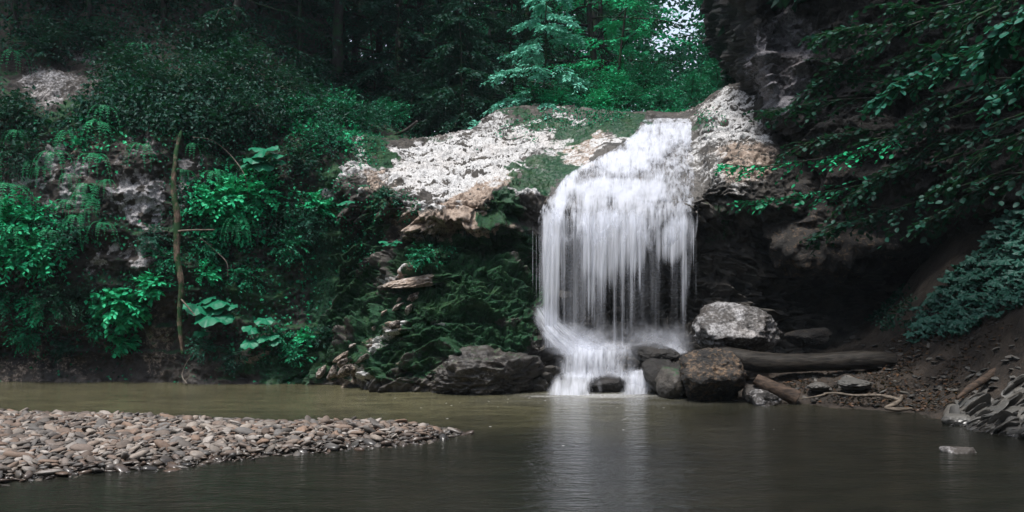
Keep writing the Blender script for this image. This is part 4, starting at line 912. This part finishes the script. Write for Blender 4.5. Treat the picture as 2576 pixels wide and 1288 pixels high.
# ---- shrubs on the cliff and slope
def on(x, y, out=.12, surf=None):
    h, n = hit(x, y, surf or [SURF[0], SURF[1]]); return h+n*out, n
sh = [(420,235,.85,'leaf_shade_tint',.07,'dark leafy tangle draped over the top of the dead trunk'),(500,215,.8,'leaf_shade_tint',.07,'dark shrub right of the grey rock patch'),(600,290,.8,'leaf_shade_tint',.07,'dark drooping shrub right of the dead trunk top'),
      (340,250,.7,'leaf',.06,'shrub at the right rim of the grey rock patch'),(540,320,.6,'leaf_shade_tint',.06,'dark shrub between dead trunk and butterbur'),
      (700,230,.9,'leaf_shade_tint',.07,'dark shrub high above the upper butterbur'),(790,210,.8,'leaf_shade_tint',.07,'dark shrub left of the gully'),(760,300,.7,'leaf',.06,'green shrub directly above the upper butterbur'),
      (850,290,.75,'leaf',.06,'green shrub at the left rim of the gully'),(920,310,.6,'leaf',.06,'green shrub tumbling over the left end of the pale rock'),(830,350,.55,'leaf',.055,'green shrub left of the pale rock crest'),
      (760,400,.55,'leaf_shade_tint',.06,'dark shrub under the upper butterbur'),(880,245,.5,'leaf',.06,'shrub with catching light at the slope top left of the gully'),
      (660,480,.6,'leaf_lit',.06,'bright shrub below the upper butterbur'),(590,500,.55,'leaf_lit',.06,'bright shrub right of the dead trunk middle'),(540,510,.4,'leaf_lit',.06,'bright small shrub next to the arching twig'),
      (40,560,.7,'leaf_lit',.06,'bright shrub at the left frame edge above the moss'),(110,620,.65,'leaf_lit',.06,'bright shrub low on the far left cliff'),(30,640,.5,'leaf_lit',.06,'bright shrub at the left frame edge, lower one'),
      (180,590,.5,'leaf',.05,'green shrub below the ferns of the left cliff'),(300,770,.5,'leaf_lit',.07,'bright trailing plant low on the cliff left of the dead trunk'),(340,775,.35,'leaf_lit',.06,'bright sprig touching the trailing plant'),
      (150,745,.6,'grass',.05,'pale greyish cushion plant low on the left cliff'),(310,860,.32,'leaf_lit',.07,'bright small plant just above the pool left of the dead trunk'),
      (620,700,.35,'leaf',.05,'green trailing plant right of the dead trunk base'),(780,560,.5,'leaf',.05,'green shrub left of the mossy channel'),(800,520,.4,'leaf_lit',.05,'bright shrub on the slope between butterbur and mossy channel'),
      (690,560,.45,'leaf_shade_tint',.05,'dark trailing shrub on the middle cliff'),(250,830,.3,'leaf',.05,'small green plant over the brown undercut'),(420,640,.4,'leaf',.05,'green plant left of the dead trunk middle'),
      (520,620,.35,'leaf',.05,'green plant under the short branch stub'),(60,380,.6,'leaf_shade_tint',.06,'dark shrub below the grey rock patch at the left edge'),(30,300,.6,'leaf_shade_tint',.06,'dark shrub at the left frame edge beside the grey rock patch'),
      (250,110,.8,'leaf_shade_tint',.07,'dark shrub right of the small upper rock patch'),(120,130,.8,'leaf_shade_tint',.07,'dark shrub left of the small upper rock patch'),(330,180,.8,'leaf_shade_tint',.07,'dark shrub between upper rock patch and tangle'),
      (620,190,.9,'leaf_shade_tint',.08,'dark shrub in the middle of the left slope'),(560,120,.9,'leaf_shade_tint',.08,'dark shrub beneath the leaning grey trunk'),
      (980,510,.25,'leaf',.05,'small green plant under the left lip of the pale rock'),(1060,640,.28,'leaf',.045,'small green plant above the tan slab'),(700,850,.35,'leaf',.05,'green plant right of the lower butterbur'),(770,850,.25,'leaf_lit',.05,'bright sprig near the water below the brown slope'),
      (80,840,.42,'leaf',.06,'green plant hanging over the undercut at the far left'),(175,875,.32,'leaf_shade_tint',.06,'dark plant in the undercut near the far left waterline'),(20,770,.5,'leaf',.06,'green shrub at the left frame edge above the undercut'),(110,770,.4,'leaf_lit',.055,'bright plant above the undercut at the far left'),
      (520,880,.32,'leaf',.05,'green plant just right of the dead trunk foot'),(585,905,.28,'leaf_shade_tint',.05,'dark plant near the water below the largest butterbur'),(740,900,.3,'leaf',.05,'green plant near the water right of the small butterbur'),(810,850,.34,'leaf_shade_tint',.05,'dark plant at the foot of the mossy channel'),
      (390,600,.35,'leaf',.05,'green plant beside the upper part of the dead trunk'),(395,720,.32,'leaf_lit',.055,'bright plant touching the dead trunk on its left'),(570,560,.4,'leaf_lit',.06,'bright plant beneath the arching twig'),(730,620,.4,'leaf',.055,'green plant on the brown slope left of the channel'),(520,690,.3,'leaf_lit',.05,'bright plant above the largest butterbur')]
for x, y, r, m, ll, lb in sh:
    c, n = on(x, y, .05)
    if m == 'leaf' and rng.random() < .3: m = 'leaf_soft'
    k_ = {'leaf_lit': 1.45, 'leaf': 1.2}.get(m, 1.)*rng.uniform(.9, 1.25)
    shrub(lb, c, r, M[m], int(150*r/.6/k_), ll*k_, 'shrubs of the left bank', n, rnd=(m == 'leaf_lit'))
# plants on top of the dome and behind its crest
for x, y, Y, r, m, lb in [(1400,268,20,.55,'leaf_lit','bright low shrub on the crest of the mossy rock'),(1500,272,20,.5,'leaf_lit','bright low shrub on the crest left of the water lip'),(1460,235,21.5,.8,'leaf','green shrub under the bright young tree'),(1580,262,20.2,.55,'leaf','green shrub at the water lip'),
        (1660,268,20.4,.6,'leaf','green shrub directly behind the water lip'),(1340,255,20.5,.5,'leaf','green shrub beneath the pale sapling'),(1290,230,22,.8,'leaf_shade_tint','dark shrub left below the pale sapling'),(1120,270,21.5,.8,'leaf_shade_tint','dark drooping shrub in the gully notch'),(1040,240,22,.8,'leaf_shade_tint','dark shrub in the gully left of the notch'),
        (1620,215,23,.9,'leaf','green shrub behind the water lip at the gap'),(1740,240,21.5,.7,'leaf','green shrub left of the right rock knob'),(1200,215,24,.9,'leaf_shade_tint','dark shrub deep in the gully'),(1540,225,22.5,.7,'leaf_lit','bright shrub between the young tree and the lip'),(1810,215,23,.8,'leaf','green shrub above the right rock knob'),(980,300,20.5,.6,'leaf','green shrub behind the left end of the pale rock')]:
    shrub(lb, P(x, y, Y), r, M[m], int(200*r/.6), .065, 'shrubs behind the rock crest', np.array([0, -.6, .8]))

# ---- ferns
def fern_mesh(seed, nf=8, mat='fern'):
    r = np.random.default_rng(seed); C = []; D = []; N = []; L = []; parts = []
    for k in range(nf):
        a = -math.pi/2+(k-(nf-1)/2)*3.1/nf+r.normal(0, .12); ln = r.uniform(.42, .62); up = r.uniform(.25, .75)
        t = np.linspace(0, 1, 15)
        hd = np.array([math.cos(a), math.sin(a)*.8, 0])
        pts = hd*(np.sin(t*1.35)*ln*.72)[:, None]+np.array([0, 0, 1.])*(up*ln*t-1.35*ln*t**2.1)[:, None]
        parts.append(tube(pts[::2], np.linspace(.004, .0015, len(pts[::2])), 4))
        tg = unit(np.gradient(pts, axis=0)); s = unit(np.cross(tg, hd*.6+[0, 0, .8])); nn = unit(np.cross(s, tg))
        w_ = np.sin(np.pi*np.clip(t*.9+.1, 0, 1))**.6*.055
        for sg in (-1, 1):
            C.append(pts[1:]); D.append((s*sg+tg*.45)[1:]); N.append(nn[1:]+r.normal(0, .12, (14, 3))); L.append(w_[1:]*r.uniform(.85, 1.15, 14))
    L = np.concatenate(L)
    parts.append(leaf_arrays(np.concatenate(C), np.concatenate(D), np.concatenate(N), L, np.maximum(L*.34, .013), fold=.05))
    v, f = merge(parts); return mesh_data('fern', v, f, M[mat], smooth=False)
ferns = [fern_mesh(700+k, 7+k % 2) for k in range(4)]
fl = [(265,300,1.0,'bright fern highest on the left cliff above the rock ledge'),(238,352,1.1,'bright fern just below the highest one on the left cliff'),(200,372,1.0,'bright fern left of centre in the fern clump of the left cliff'),(160,395,1.0,'fern at the left end of the fern clump'),(240,405,1.0,'fern at the bottom right of the fern clump'),(380,372,.8,'bright lone fern left of the dead trunk top'),
      (100,436,.8,'small bright fern below the pale rock flake at the left'),(112,462,.7,'small fern hanging under another small fern at the left'),(240,470,1.0,'fern hanging in the middle of the left cliff'),(235,505,1.0,'fern hanging on the left cliff below the middle one'),(255,520,.8,'fern touching the right side of the hanging middle ferns'),(182,465,.6,'tiny bright fern left of the hanging middle ferns'),
      (182,525,.7,'small fern above the bright shrubs of the left cliff'),(40,480,1.3,'large dim fern at the left frame edge'),(20,510,1.2,'large dim fern in the left frame corner of the cliff'),(10,400,1.2,'dark fern at the left frame edge, topmost there'),(222,545,.8,'fern at the lower end of the hanging row'),(470,470,.7,'small fern just right of the dead trunk'),
      (615,580,1.0,'drooping fern in the middle of the shrubs right of the trunk'),(555,440,.8,'dim fern under the arching twig'),(60,590,.9,'fern among the bright shrubs at the left edge'),(120,585,.8,'fern among the bright shrubs, right one'),(345,150,1.0,'dim fern high on the left slope'),(35,150,1.0,'dim fern at the upper left frame edge'),(65,350,.8,'dim fern below the grey rock patch'),
      (270,590,.7,'small fern over the grey streaked rock'),(480,395,.7,'small fern right of the dead trunk top'),(300,480,.6,'small fern beside the pale rock patch'),(590,600,.7,'small fern left of the drooping fern')]
for i, (x, y, s, lb) in enumerate(fl):
    c, n = on(x, y-12, .26)
    o = link('fern', ferns[i % 4]); o.location = c.tolist(); o.scale = (s, s, s)
    o.rotation_euler = (0, 0, math.atan2(n[1], n[0])+math.pi/2+rng.normal(0, .3)); tag(o, lb, 'fern', 'ferns on the left cliff')

# ---- butterbur: big round leaves on stems
def round_leaf(R, seed, lobes=0.):
    r = np.random.default_rng(seed); nr, na = 6, 36; th = np.linspace(-math.pi*.93, math.pi*.93, na); V = []
    for i in range(nr+1):
        q = i/nr
        prof = 1-.10*np.abs(np.sin(th*4.5+seed))-lobes*np.abs(np.sin(th*2.5))**1.5-.25*(np.abs(th)/math.pi)**6
        rad = R*q*prof
        z = R*(.10*np.sin(th*5+seed)*q*q+.05*np.cos(th*9)*q-.22*q*q+.06*r.normal(0, .3))
        V.append(np.stack([rad*np.cos(th), rad*np.sin(th), z*np.ones(na)], -1))
    V = np.stack(V, 1)
    return V.reshape(-1, 3), grid_faces(na, nr+1)
def butterbur(label, base, leaves, mat='butter', group='butterbur plants'):
    """leaves: (frame x, frame y, Y, radius px, tilt)"""
    e = empty('butterbur_plant', base, label, 'butterbur', group); base = np.asarray(base)
    for i, (x, y, Y, rp, tx) in enumerate(leaves):
        c = P(x, y, Y); R = rp/F*Y
        v, f = round_leaf(R, int(x+y) % 97)
        az = rng.normal(-math.pi/2, .6)
        Rm = np.array(Matrix.Rotation(rng.normal(0, .15), 3, 'Y')@Matrix.Rotation(tx, 3, 'X')@Matrix.Rotation(az, 3, 'Z'))
        child('leaf', v@Rm.T+c, f, M[mat], e)
        v, f = tube(np.array([base+rng.normal(0, .03, 3), base*.4+c*.6-np.array([0, 0, .06]), c-np.array([0, 0, .005])]), np.array([.010, .008, .005]), 6, 5); child('stem', v, f, M[mat], e)
c, n = on(665, 400, 0); Y0 = c[1]
butterbur('large leaved butterbur high on the slope left of the pale rock', c, [(662,378,Y0-.45,40,.30),(640,398,Y0-.50,30,.35),(690,388,Y0-.42,28,.3),(662,412,Y0-.48,30,.55),(625,412,Y0-.4,24,.4),(700,404,Y0-.35,22,.3),(650,372,Y0-.3,26,.25)])
c, n = on(530, 800, 0); Y0 = c[1]
butterbur('largest butterbur clump of broad leaves right of the dead trunk', c, [(495,770,Y0-.42,36,.35),(545,758,Y0-.35,36,.3),(528,795,Y0-.5,42,.40),(562,795,Y0-.42,30,.45),(520,752,Y0-.3,24,.3),(577,768,Y0-.3,22,.35),(540,778,Y0-.38,28,.4),(506,836,Y0-.35,20,.4)])
c, n = on(640, 850, 0); Y0 = c[1]
butterbur('smaller butterbur of scattered leaves lower right of the largest one', c, [(632,825,Y0-.3,24,.35),(665,803,Y0-.25,28,.3),(628,860,Y0-.35,26,.5),(660,850,Y0-.3,20,.4),(685,845,Y0-.28,18,.4),(690,858,Y0-.28,18,.5)])
c, n = on(875, 520, 0); Y0 = c[1]
butterbur('small butterbur with few leaves at the top of the mossy channel', c, [(865,508,Y0-.25,16,.3),(880,506,Y0-.28,14,.3),(858,512,Y0-.3,12,.3)])
c, n = on(990, 615, 0); Y0 = c[1]
butterbur('small butterbur with flat leaves on the rock below the pale lip', c, [(965,607,Y0-.2,14,.2),(972,614,Y0-.25,12,.2),(1000,607,Y0-.22,13,.2),(990,615,Y0-.24,9,.2)])
c, n = on(935, 285, 0); Y0 = c[1]
butterbur('butterbur at the upper rim of the slope by the gully', c, [(920,262,Y0-.4,24,.5),(945,275,Y0-.42,22,.6),(905,255,Y0-.3,18,.4),(955,290,Y0-.4,16,.6)])

# ---- bank of lobed leaves on the right
def lobed(R, seed):
    th = np.linspace(0, 2*np.pi, 40, endpoint=False)
    rad = R*(.72+.28*np.cos(5*th)*(.6+.4*np.cos(th))+.06*np.cos(19*th+seed))*(1-.35*(np.cos(th) < -.9))
    rings = [np.stack([rad*q*np.cos(th), rad*q*np.sin(th), R*(-.25*q*q+.10*np.cos(5*th)*q)], -1) for q in (.06,.5,1.)]
    V = np.concatenate(rings); F_ = []
    j = np.arange(40); k = (j+1) % 40
    for i in range(2): F_.append(np.stack([i*40+j, i*40+40+j, i*40+40+k, i*40+k], -1))
    return V, np.concatenate(F_)
cover = []
pts_b = []
for k in range(4000):
    x = rng.uniform(2290, 2660); y = rng.uniform(480, 850)
    lim = 850-(x-2290)*.12 if x < 2420 else 830-(x-2420)*.55
    up_ = 800-(x-2300)*1.15
    if y > lim or y < up_: continue
    if all((x-a)**2+((y-b)*1.3)**2 > 15**2 for a, b in pts_b): pts_b.append((x, y))
pts_b = sorted(pts_b, key=lambda p: p[1])[:300]
lm = []
for k in range(6):
    parts = []
    for q in range(4):
        v, f = lobed(rng.uniform(.07, .12), k*4+q)
        R = np.array(Matrix.Rotation(rng.uniform(-.9, .9)-.5*math.pi, 3, 'Z')@Matrix.Rotation(rng.normal(.35, .25), 3, 'Y')@Matrix.Rotation(rng.normal(0, .3), 3, 'X'))
        c0 = np.array([rng.uniform(-.11, .11), rng.uniform(-.1, .05), rng.uniform(.08, .26)])
        parts.append((v@R.T+c0, f)); parts.append(tube(np.array([[0, 0, -.02], c0*.5+[0, 0, .02], c0]), np.array([.004, .003, .002]), 4, 3))
    v, f = merge(parts); lm.append(mesh_data('leafy_plant', v, f, M['bank_leaf']))
for i, (x, y) in enumerate(pts_b):
    h, n = hit(x, y+12, [SURF[3]])
    o = link('leafy_plant', lm[i % 6]); s = rng.uniform(.8, 1.25); o.location = (h-np.array([0, 0, .02])).tolist(); o.scale = (s, s, s); o.rotation_euler = (0, 0, rng.normal(0, .5))
    tag(o, 'dull green lobed leaf plant in the leafy carpet of the right bank', 'leafy plant', 'leafy carpet of the right bank')

# ---- branches of a tree outside the frame on the right, hanging in
def bough(label, pts, rad, mat, n, leafL, tl, name='leafy_branch', droop=.35, spread=1., per=7, bark='bark'):
    pts = np.array(pts); pts = np.concatenate([[pts[0]+np.array([2.6, .5, .9])], pts]); e = empty(name, pts[1], label, 'branch', 'branches hanging in from the right')
    v, f = tube(pts, np.linspace(rad, rad*.25, len(pts)), 7, 6, .1, 5); child('branch', v, f, M[bark], e)
    t = np.sort(rng.uniform(.22, 1, n)); q = np.linspace(0, 1, len(pts))
    s = np.stack([np.interp(t, q, pts[:, c]) for c in range(3)], -1); tg = unit(np.stack([np.interp(t, q, np.gradient(pts, axis=0)[:, c]) for c in range(3)], -1))
    sd = unit(np.cross(tg, [0, 0, 1.])); d = tg*.7+sd*np.where(rng.random(n) < .5, 1, -1)[:, None]*rng.uniform(.2, .9*spread, (n, 1))+rng.normal(0, .2, (n, 3))
    tw = []
    v, f = sprays(s, d, tl*rng.uniform(.6, 1.2, n)*(1.15-.5*t), leafL, per, .3, droop, twigs=tw, rnd=True, wr=.72); child('leaves', v, f, mat, e)
    v, f = merge(tw); child('twig', v, f, M[bark], e)
    return e
bough('leafy bough reaching in from the right edge to a drooping tip over the dark cave', [P(2700,20,8.4),P(2560,90,8.7),P(2440,130,9.0),P(2320,175,9.2),P(2225,235,9.3)], .02, M['bough_leaf'], 46, .095, .42)
bough('bough of larger leaves at the upper right frame corner', [P(2720,-60,7.6),P(2620,10,7.9),P(2540,60,8.1),P(2490,140,8.3)], .02, M['bough_leaf'], 44, .10, .45)
bough('leafy bough hanging along the right frame edge', [P(2740,60,8.4),P(2640,150,8.6),P(2560,200,8.7),P(2500,260,8.8)], .018, M['bough_leaf'], 34, .095, .45)
bough('dim leafy bough across the top of the dark overhang', [P(2560,-60,11.5),P(2400,20,12.2),P(2260,60,12.8),P(2140,70,13.4),P(2060,85,13.8)], .03, M['leaf_shade_tint'], 56, .10, .7)
bough('dim leafy bough over the face of the right rock wall', [P(2400,180,12.6),P(2280,190,13.2),P(2180,205,13.8),P(2080,150,14.2)], .02, M['leaf_shade_tint'], 44, .09, .6)
bough('leafy branch drooping beneath the right rock wall, topmost of the sprays', [P(2380,180,13),P(2240,240,13.4),P(2120,250,13.8),P(2010,265,14.2),P(1915,285,14.5)], .022, M['leaf_shade_tint'], 44, .085, .55)
bough('middle leafy spray in front of the brown rock beside the fall', [P(2420,260,12.8),P(2280,320,13.3),P(2160,330,13.7),P(2060,350,14.0),P(1980,380,14.2)], .022, M['leaf_shade_tint'], 44, .085, .6)
bough('bright leafy spray pointing at the waterfall over the brown rock', [P(2300,330,13.4),P(2150,385,13.8),P(2020,405,14.1),P(1900,420,14.4),P(1825,412,14.5)], .02, M['leaf_lit'], 44, .08, .5)
bough('lowest leafy spray under the bright spray beside the fall', [P(2260,440,13.5),P(2120,475,13.9),P(2020,490,14.1),P(1930,500,14.3),P(1865,508,14.4)], .018, M['leaf'], 44, .08, .45)
bough('dim spray hanging before the cave mouth', [P(2450,330,12.4),P(2320,390,12.9),P(2210,440,13.3),P(2120,520,13.6)], .02, M['leaf_shade_tint'], 46, .09, .6)
bough('dim spray across the dark cave above the bulging boulder', [P(2560,300,11.6),P(2420,340,12.1),P(2300,340,12.6),P(2180,350,13.0)], .02, M['leaf_shade_tint'], 46, .09, .6)

for lb, pts in [('dim bough highest in the upper right darkness', [(2620,-40,10.5),(2480,-10,11.2),(2350,20,11.8),(2240,10,12.4)]),('dim bough drooping left of the upper right corner', [(2500,20,11),(2420,90,11.5),(2350,120,12),(2270,150,12.4)]),
        ('dim bough hanging behind the drooping bright tip', [(2640,180,11),(2500,200,11.6),(2400,240,12),(2300,300,12.4)]),('dim bough at the right frame edge above the leafy bank', [(2680,300,10.5),(2560,340,11),(2460,400,11.5),(2380,470,12)]),
        ('dim bough in the darkness above the leafy bank', [(2640,420,11),(2520,440,11.4),(2420,500,11.8),(2340,560,12.2)]),('dim bough crossing the grey face of the rock wall', [(2300,60,13),(2200,110,13.6),(2110,180,14),(2030,240,14.4)]),
        ('dim bough trailing under the brown rock by the cave', [(2330,500,13),(2230,530,13.4),(2130,560,13.8),(2060,590,14)])]:
    bough(lb, [P(*q) for q in pts], .02, M['leaf_shade_tint'], 40, .095, .62)
# ---- ivy and small ground cover, moss fringe, litter
def scatter(surf, dens, n):
    V, N, px, py = surf
    wgt = np.clip(dens, 0, None)*((np.abs(px-CX) < CX+120) & (py > -150) & (py < 1010)); wgt = wgt/wgt.sum()
    k = rng.choice(len(V), n, p=wgt); return V[k], N[k], px[k], py[k]
LD = .35+.5*fbm(LV*1.1, 4, 140)+.25*fbm(LV*3.5, 3, 141)+blobs(lpx, lpy, [(600,520,150,120,0,.5),(80,600,130,90,0,.7),(300,260,160,60,0,.5),(560,300,160,80,0,.5),(830,320,120,70,0,.6),(300,770,90,50,0,.5),(650,650,60,110,0,.3)])
LD = LD-blobs(lpx, lpy, [(130,215,110,70,12,1.2),(200,130,50,34,0,.8),(100,395,50,26,0,1),(335,490,62,60,0,.75),(390,520,20,66,0,.9),(470,415,22,30,0,1),(285,650,100,28,0,.7),(160,470,70,90,0,.35),(395,860,60,120,0,.9),(60,462,34,16,0,1)])
LD = LD*(1-.7*sstep(820, 930, lpy)*(1-blobs(lpx, lpy, [(640,860,90,60,0,1)])))*(1+.4*LN[:, 2])
LD = np.clip(LD, 0, None)**1.6
s_, n_, px_, py_ = scatter((LV, LN, lpx, lpy), LD, 10000)
def leaf_scatter(name, s, n, L, mat, label, cat, lift=.03, out=.6, wr=.75, kind='stuff', droop=.5, rnd=False):
    m = len(s); d = unit(n*out+rng.normal(0, .6, (m, 3))-np.array([0, 0, droop])); nn = unit(n*.6+np.array([0, 0, .8])+rng.normal(0, .35, (m, 3)))
    v, f = leaf_arrays(s+n*rng.uniform(.0, lift, (m, 1)), d, nn, L, L*wr, round_=rnd)
    o = link(name, mesh_data(name, v, f, mat, smooth=False)); return tag(o, label, cat, None, kind)
leaf_scatter('ivy', s_, n_, rng.uniform(.03, .085, len(s_)), M['leaf'], 'ivy and small leaves trailing over the left cliff', 'ivy', .16)
s_, n_, px_, py_ = scatter((LV, LN, lpx, lpy), LD, 15000)
leaf_scatter('ivy', s_, n_, rng.uniform(.03, .075, len(s_)), M['leaf_shade_tint'], 'ivy leaves coloured dark for the shaded gaps of the left cliff face', 'ivy', .07)  # dark under-layer paints the shade between the leaves
s_, n_, px_, py_ = scatter((LV, LN, lpx, lpy), (LD+.45*(lpy < 170))*(lpy < 330), 24000)
leaf_scatter('undergrowth', s_, n_, rng.uniform(.05, .11, len(s_)), M['leaf_shade_tint'], 'dark undergrowth covering the upper left slope', 'undergrowth', .5)
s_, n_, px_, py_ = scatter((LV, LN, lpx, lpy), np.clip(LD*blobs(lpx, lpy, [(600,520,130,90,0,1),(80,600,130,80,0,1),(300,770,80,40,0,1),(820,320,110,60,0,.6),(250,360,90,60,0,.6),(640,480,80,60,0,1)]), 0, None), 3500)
leaf_scatter('creeper', s_, n_, rng.uniform(.05, .115, len(s_)), M['leaf_lit'], 'creeper leaves coloured bright for the light patches of the left cliff', 'creeper', .2)  # brighter leaf colour paints the patches of light
# fine drooping grass and moss fringe
DD = blobs(dpx, dpy, [(1180,700,180,110,10,1),(1100,800,160,120,0,1),(1200,830,140,100,0,.8),(1020,900,110,60,-20,.8),(1260,550,80,46,-10,.8),(860,760,90,190,0,1),(1470,318,140,30,-6,.9),(930,610,50,110,0,.8),(1360,440,90,36,-25,.7)])
DD = np.clip(DD+.5*fbm(DV*2.2, 4, 150)-.25, 0, None)
s_, n_, px_, py_ = scatter((DV, DN, dpx, dpy), DD, 26000)
M['moss'] = mat_leaf('moss_tufts', [(.006,.035,.012),(.010,.06,.018),(.02,.085,.02),(.008,.045,.018)], .2)
leaf_scatter('moss', s_, n_, rng.uniform(.012, .035, len(s_)), M['moss'], 'deep green moss tufts on the flank of the rock', 'moss', .012, .5, .5, droop=.9)
s_, n_, px_, py_ = scatter((LV, LN, lpx, lpy), blobs(lpx, lpy, [(740,530,70,40,0,1),(150,750,110,40,0,1),(780,610,60,60,0,.8),(860,720,60,120,0,.6),(330,730,60,30,0,.5),(620,900,80,30,0,.4)]), 12000)
leaf_scatter('grass', s_, n_, rng.uniform(.05, .13, len(s_)), M['grass'], 'fine pale grass hanging in tufts on the left bank', 'grass', .03, .8, .07)
s_, n_, px_, py_ = scatter((DV, DN, dpx, dpy), np.clip(blobs(dpx, dpy, [(1440,300,140,26,-4,1),(1310,335,60,30,0,.6),(900,370,70,50,0,.9),(1010,520,50,40,0,.6),(900,560,70,120,0,.5),(1080,640,60,40,0,.4),(1790,300,40,26,0,.5),(860,480,60,40,0,.6)])+.3*fbm(DV*3, 3, 152)-.2, 0, None), 5200)
leaf_scatter('creeper', s_, n_, rng.uniform(.03, .06, len(s_)), M['leaf'], 'small green leaves growing on top of the pale rock', 'creeper', .06)
# low plants on the forest floor behind the crest
hs = SURF[4]; fx = (hs[0][:, 1] < 30)*(np.abs(hs[2]-1350) < 700)
k = rng.choice(len(hs[0]), 16000, p=fx/fx.sum()); s_ = hs[0][k]+rng.normal(0, .25, (16000, 3))*np.array([1, 1, .4])
leaf_scatter('undergrowth', s_+np.array([0, 0, .2]), np.tile([0, -.3, .9], (16000, 1)), rng.uniform(.05, .12, 16000), M['leaf'], 'green undergrowth on the forest floor behind the crest', 'undergrowth', .4)
# fallen leaves on the bank
bp = SURF[3]; fx = np.clip(blobs(bp[2], bp[3], [(2330,900,150,70,-20,1),(2150,985,200,50,0,.9),(2480,840,110,60,0,.7),(2300,985,150,50,0,.8),(2050,980,90,40,0,.8)])*(bp[0][:, 2] > .03), 0, None)
fx = fx*np.clip(.35+1.3*fbm(bp[0]*1.6, 3, 170), .04, None)
k = rng.choice(len(bp[0]), 4200, p=fx/fx.sum()); m = len(k); s_ = bp[0][k]+rng.normal(0, .03, (m, 3))*np.array([1, 1, 0])+np.array([0, 0, .012])
Ls = rng.uniform(.03, .075, m); v, f = leaf_arrays(s_, rng.normal(size=(m, 3))*np.array([1, 1, .15]), bp[1][k]+rng.normal(0, .25, (m, 3)), Ls, Ls*.6)
o = link('leaf_litter', mesh_data('leaf_litter', v, f, M['litter'], smooth=False)); tag(o, 'orange and brown fallen leaves on the right bank', 'fallen leaves', None, 'stuff')
# dim low plants under the overhang
s_, n_, px_, py_ = [a[rng.choice(len(bp[0]), 2600, p=(lambda w_: w_/w_.sum())(np.clip(blobs(bp[2], bp[3], [(2150,760,120,50,-10,1),(1990,790,70,40,0,.7),(2250,790,60,50,0,.5)]), 0, None)+1e-9))] for a in bp]
leaf_scatter('undergrowth', s_, np.tile([0, -.3, .9], (len(s_), 1)), rng.uniform(.04, .09, len(s_)), M['leaf_shade_tint'], 'dim low plants on the soil under the overhang', 'undergrowth', .12, .3)

# ---- faint haze volume added to lift the dark tones
hv = np.array([(x, y, z) for x in (-70, 70) for y in (-60, 95) for z in (-2.6, 60)], float)
hf = np.array([[0,1,3,2],[4,6,7,5],[0,4,5,1],[2,3,7,6],[0,2,6,4],[1,5,7,3]])
hm = bpy.data.materials.new('haze'); hm.use_nodes = True; ht = hm.node_tree; ht.nodes.clear()
ho = ht.nodes.new('ShaderNodeOutputMaterial'); pv = ht.nodes.new('ShaderNodeVolumePrincipled'); pv.inputs['Color'].default_value = (.72,.87,1,1); pv.inputs['Density'].default_value = HAZE
ht.links.new(pv.outputs[0], ho.inputs['Volume'])
o = link('haze', mesh_data('haze', hv, hf, hm, smooth=False)); o['kind'] = 'stuff'; tag(o, 'faint haze added to lift the dark tones of the gorge', 'haze')
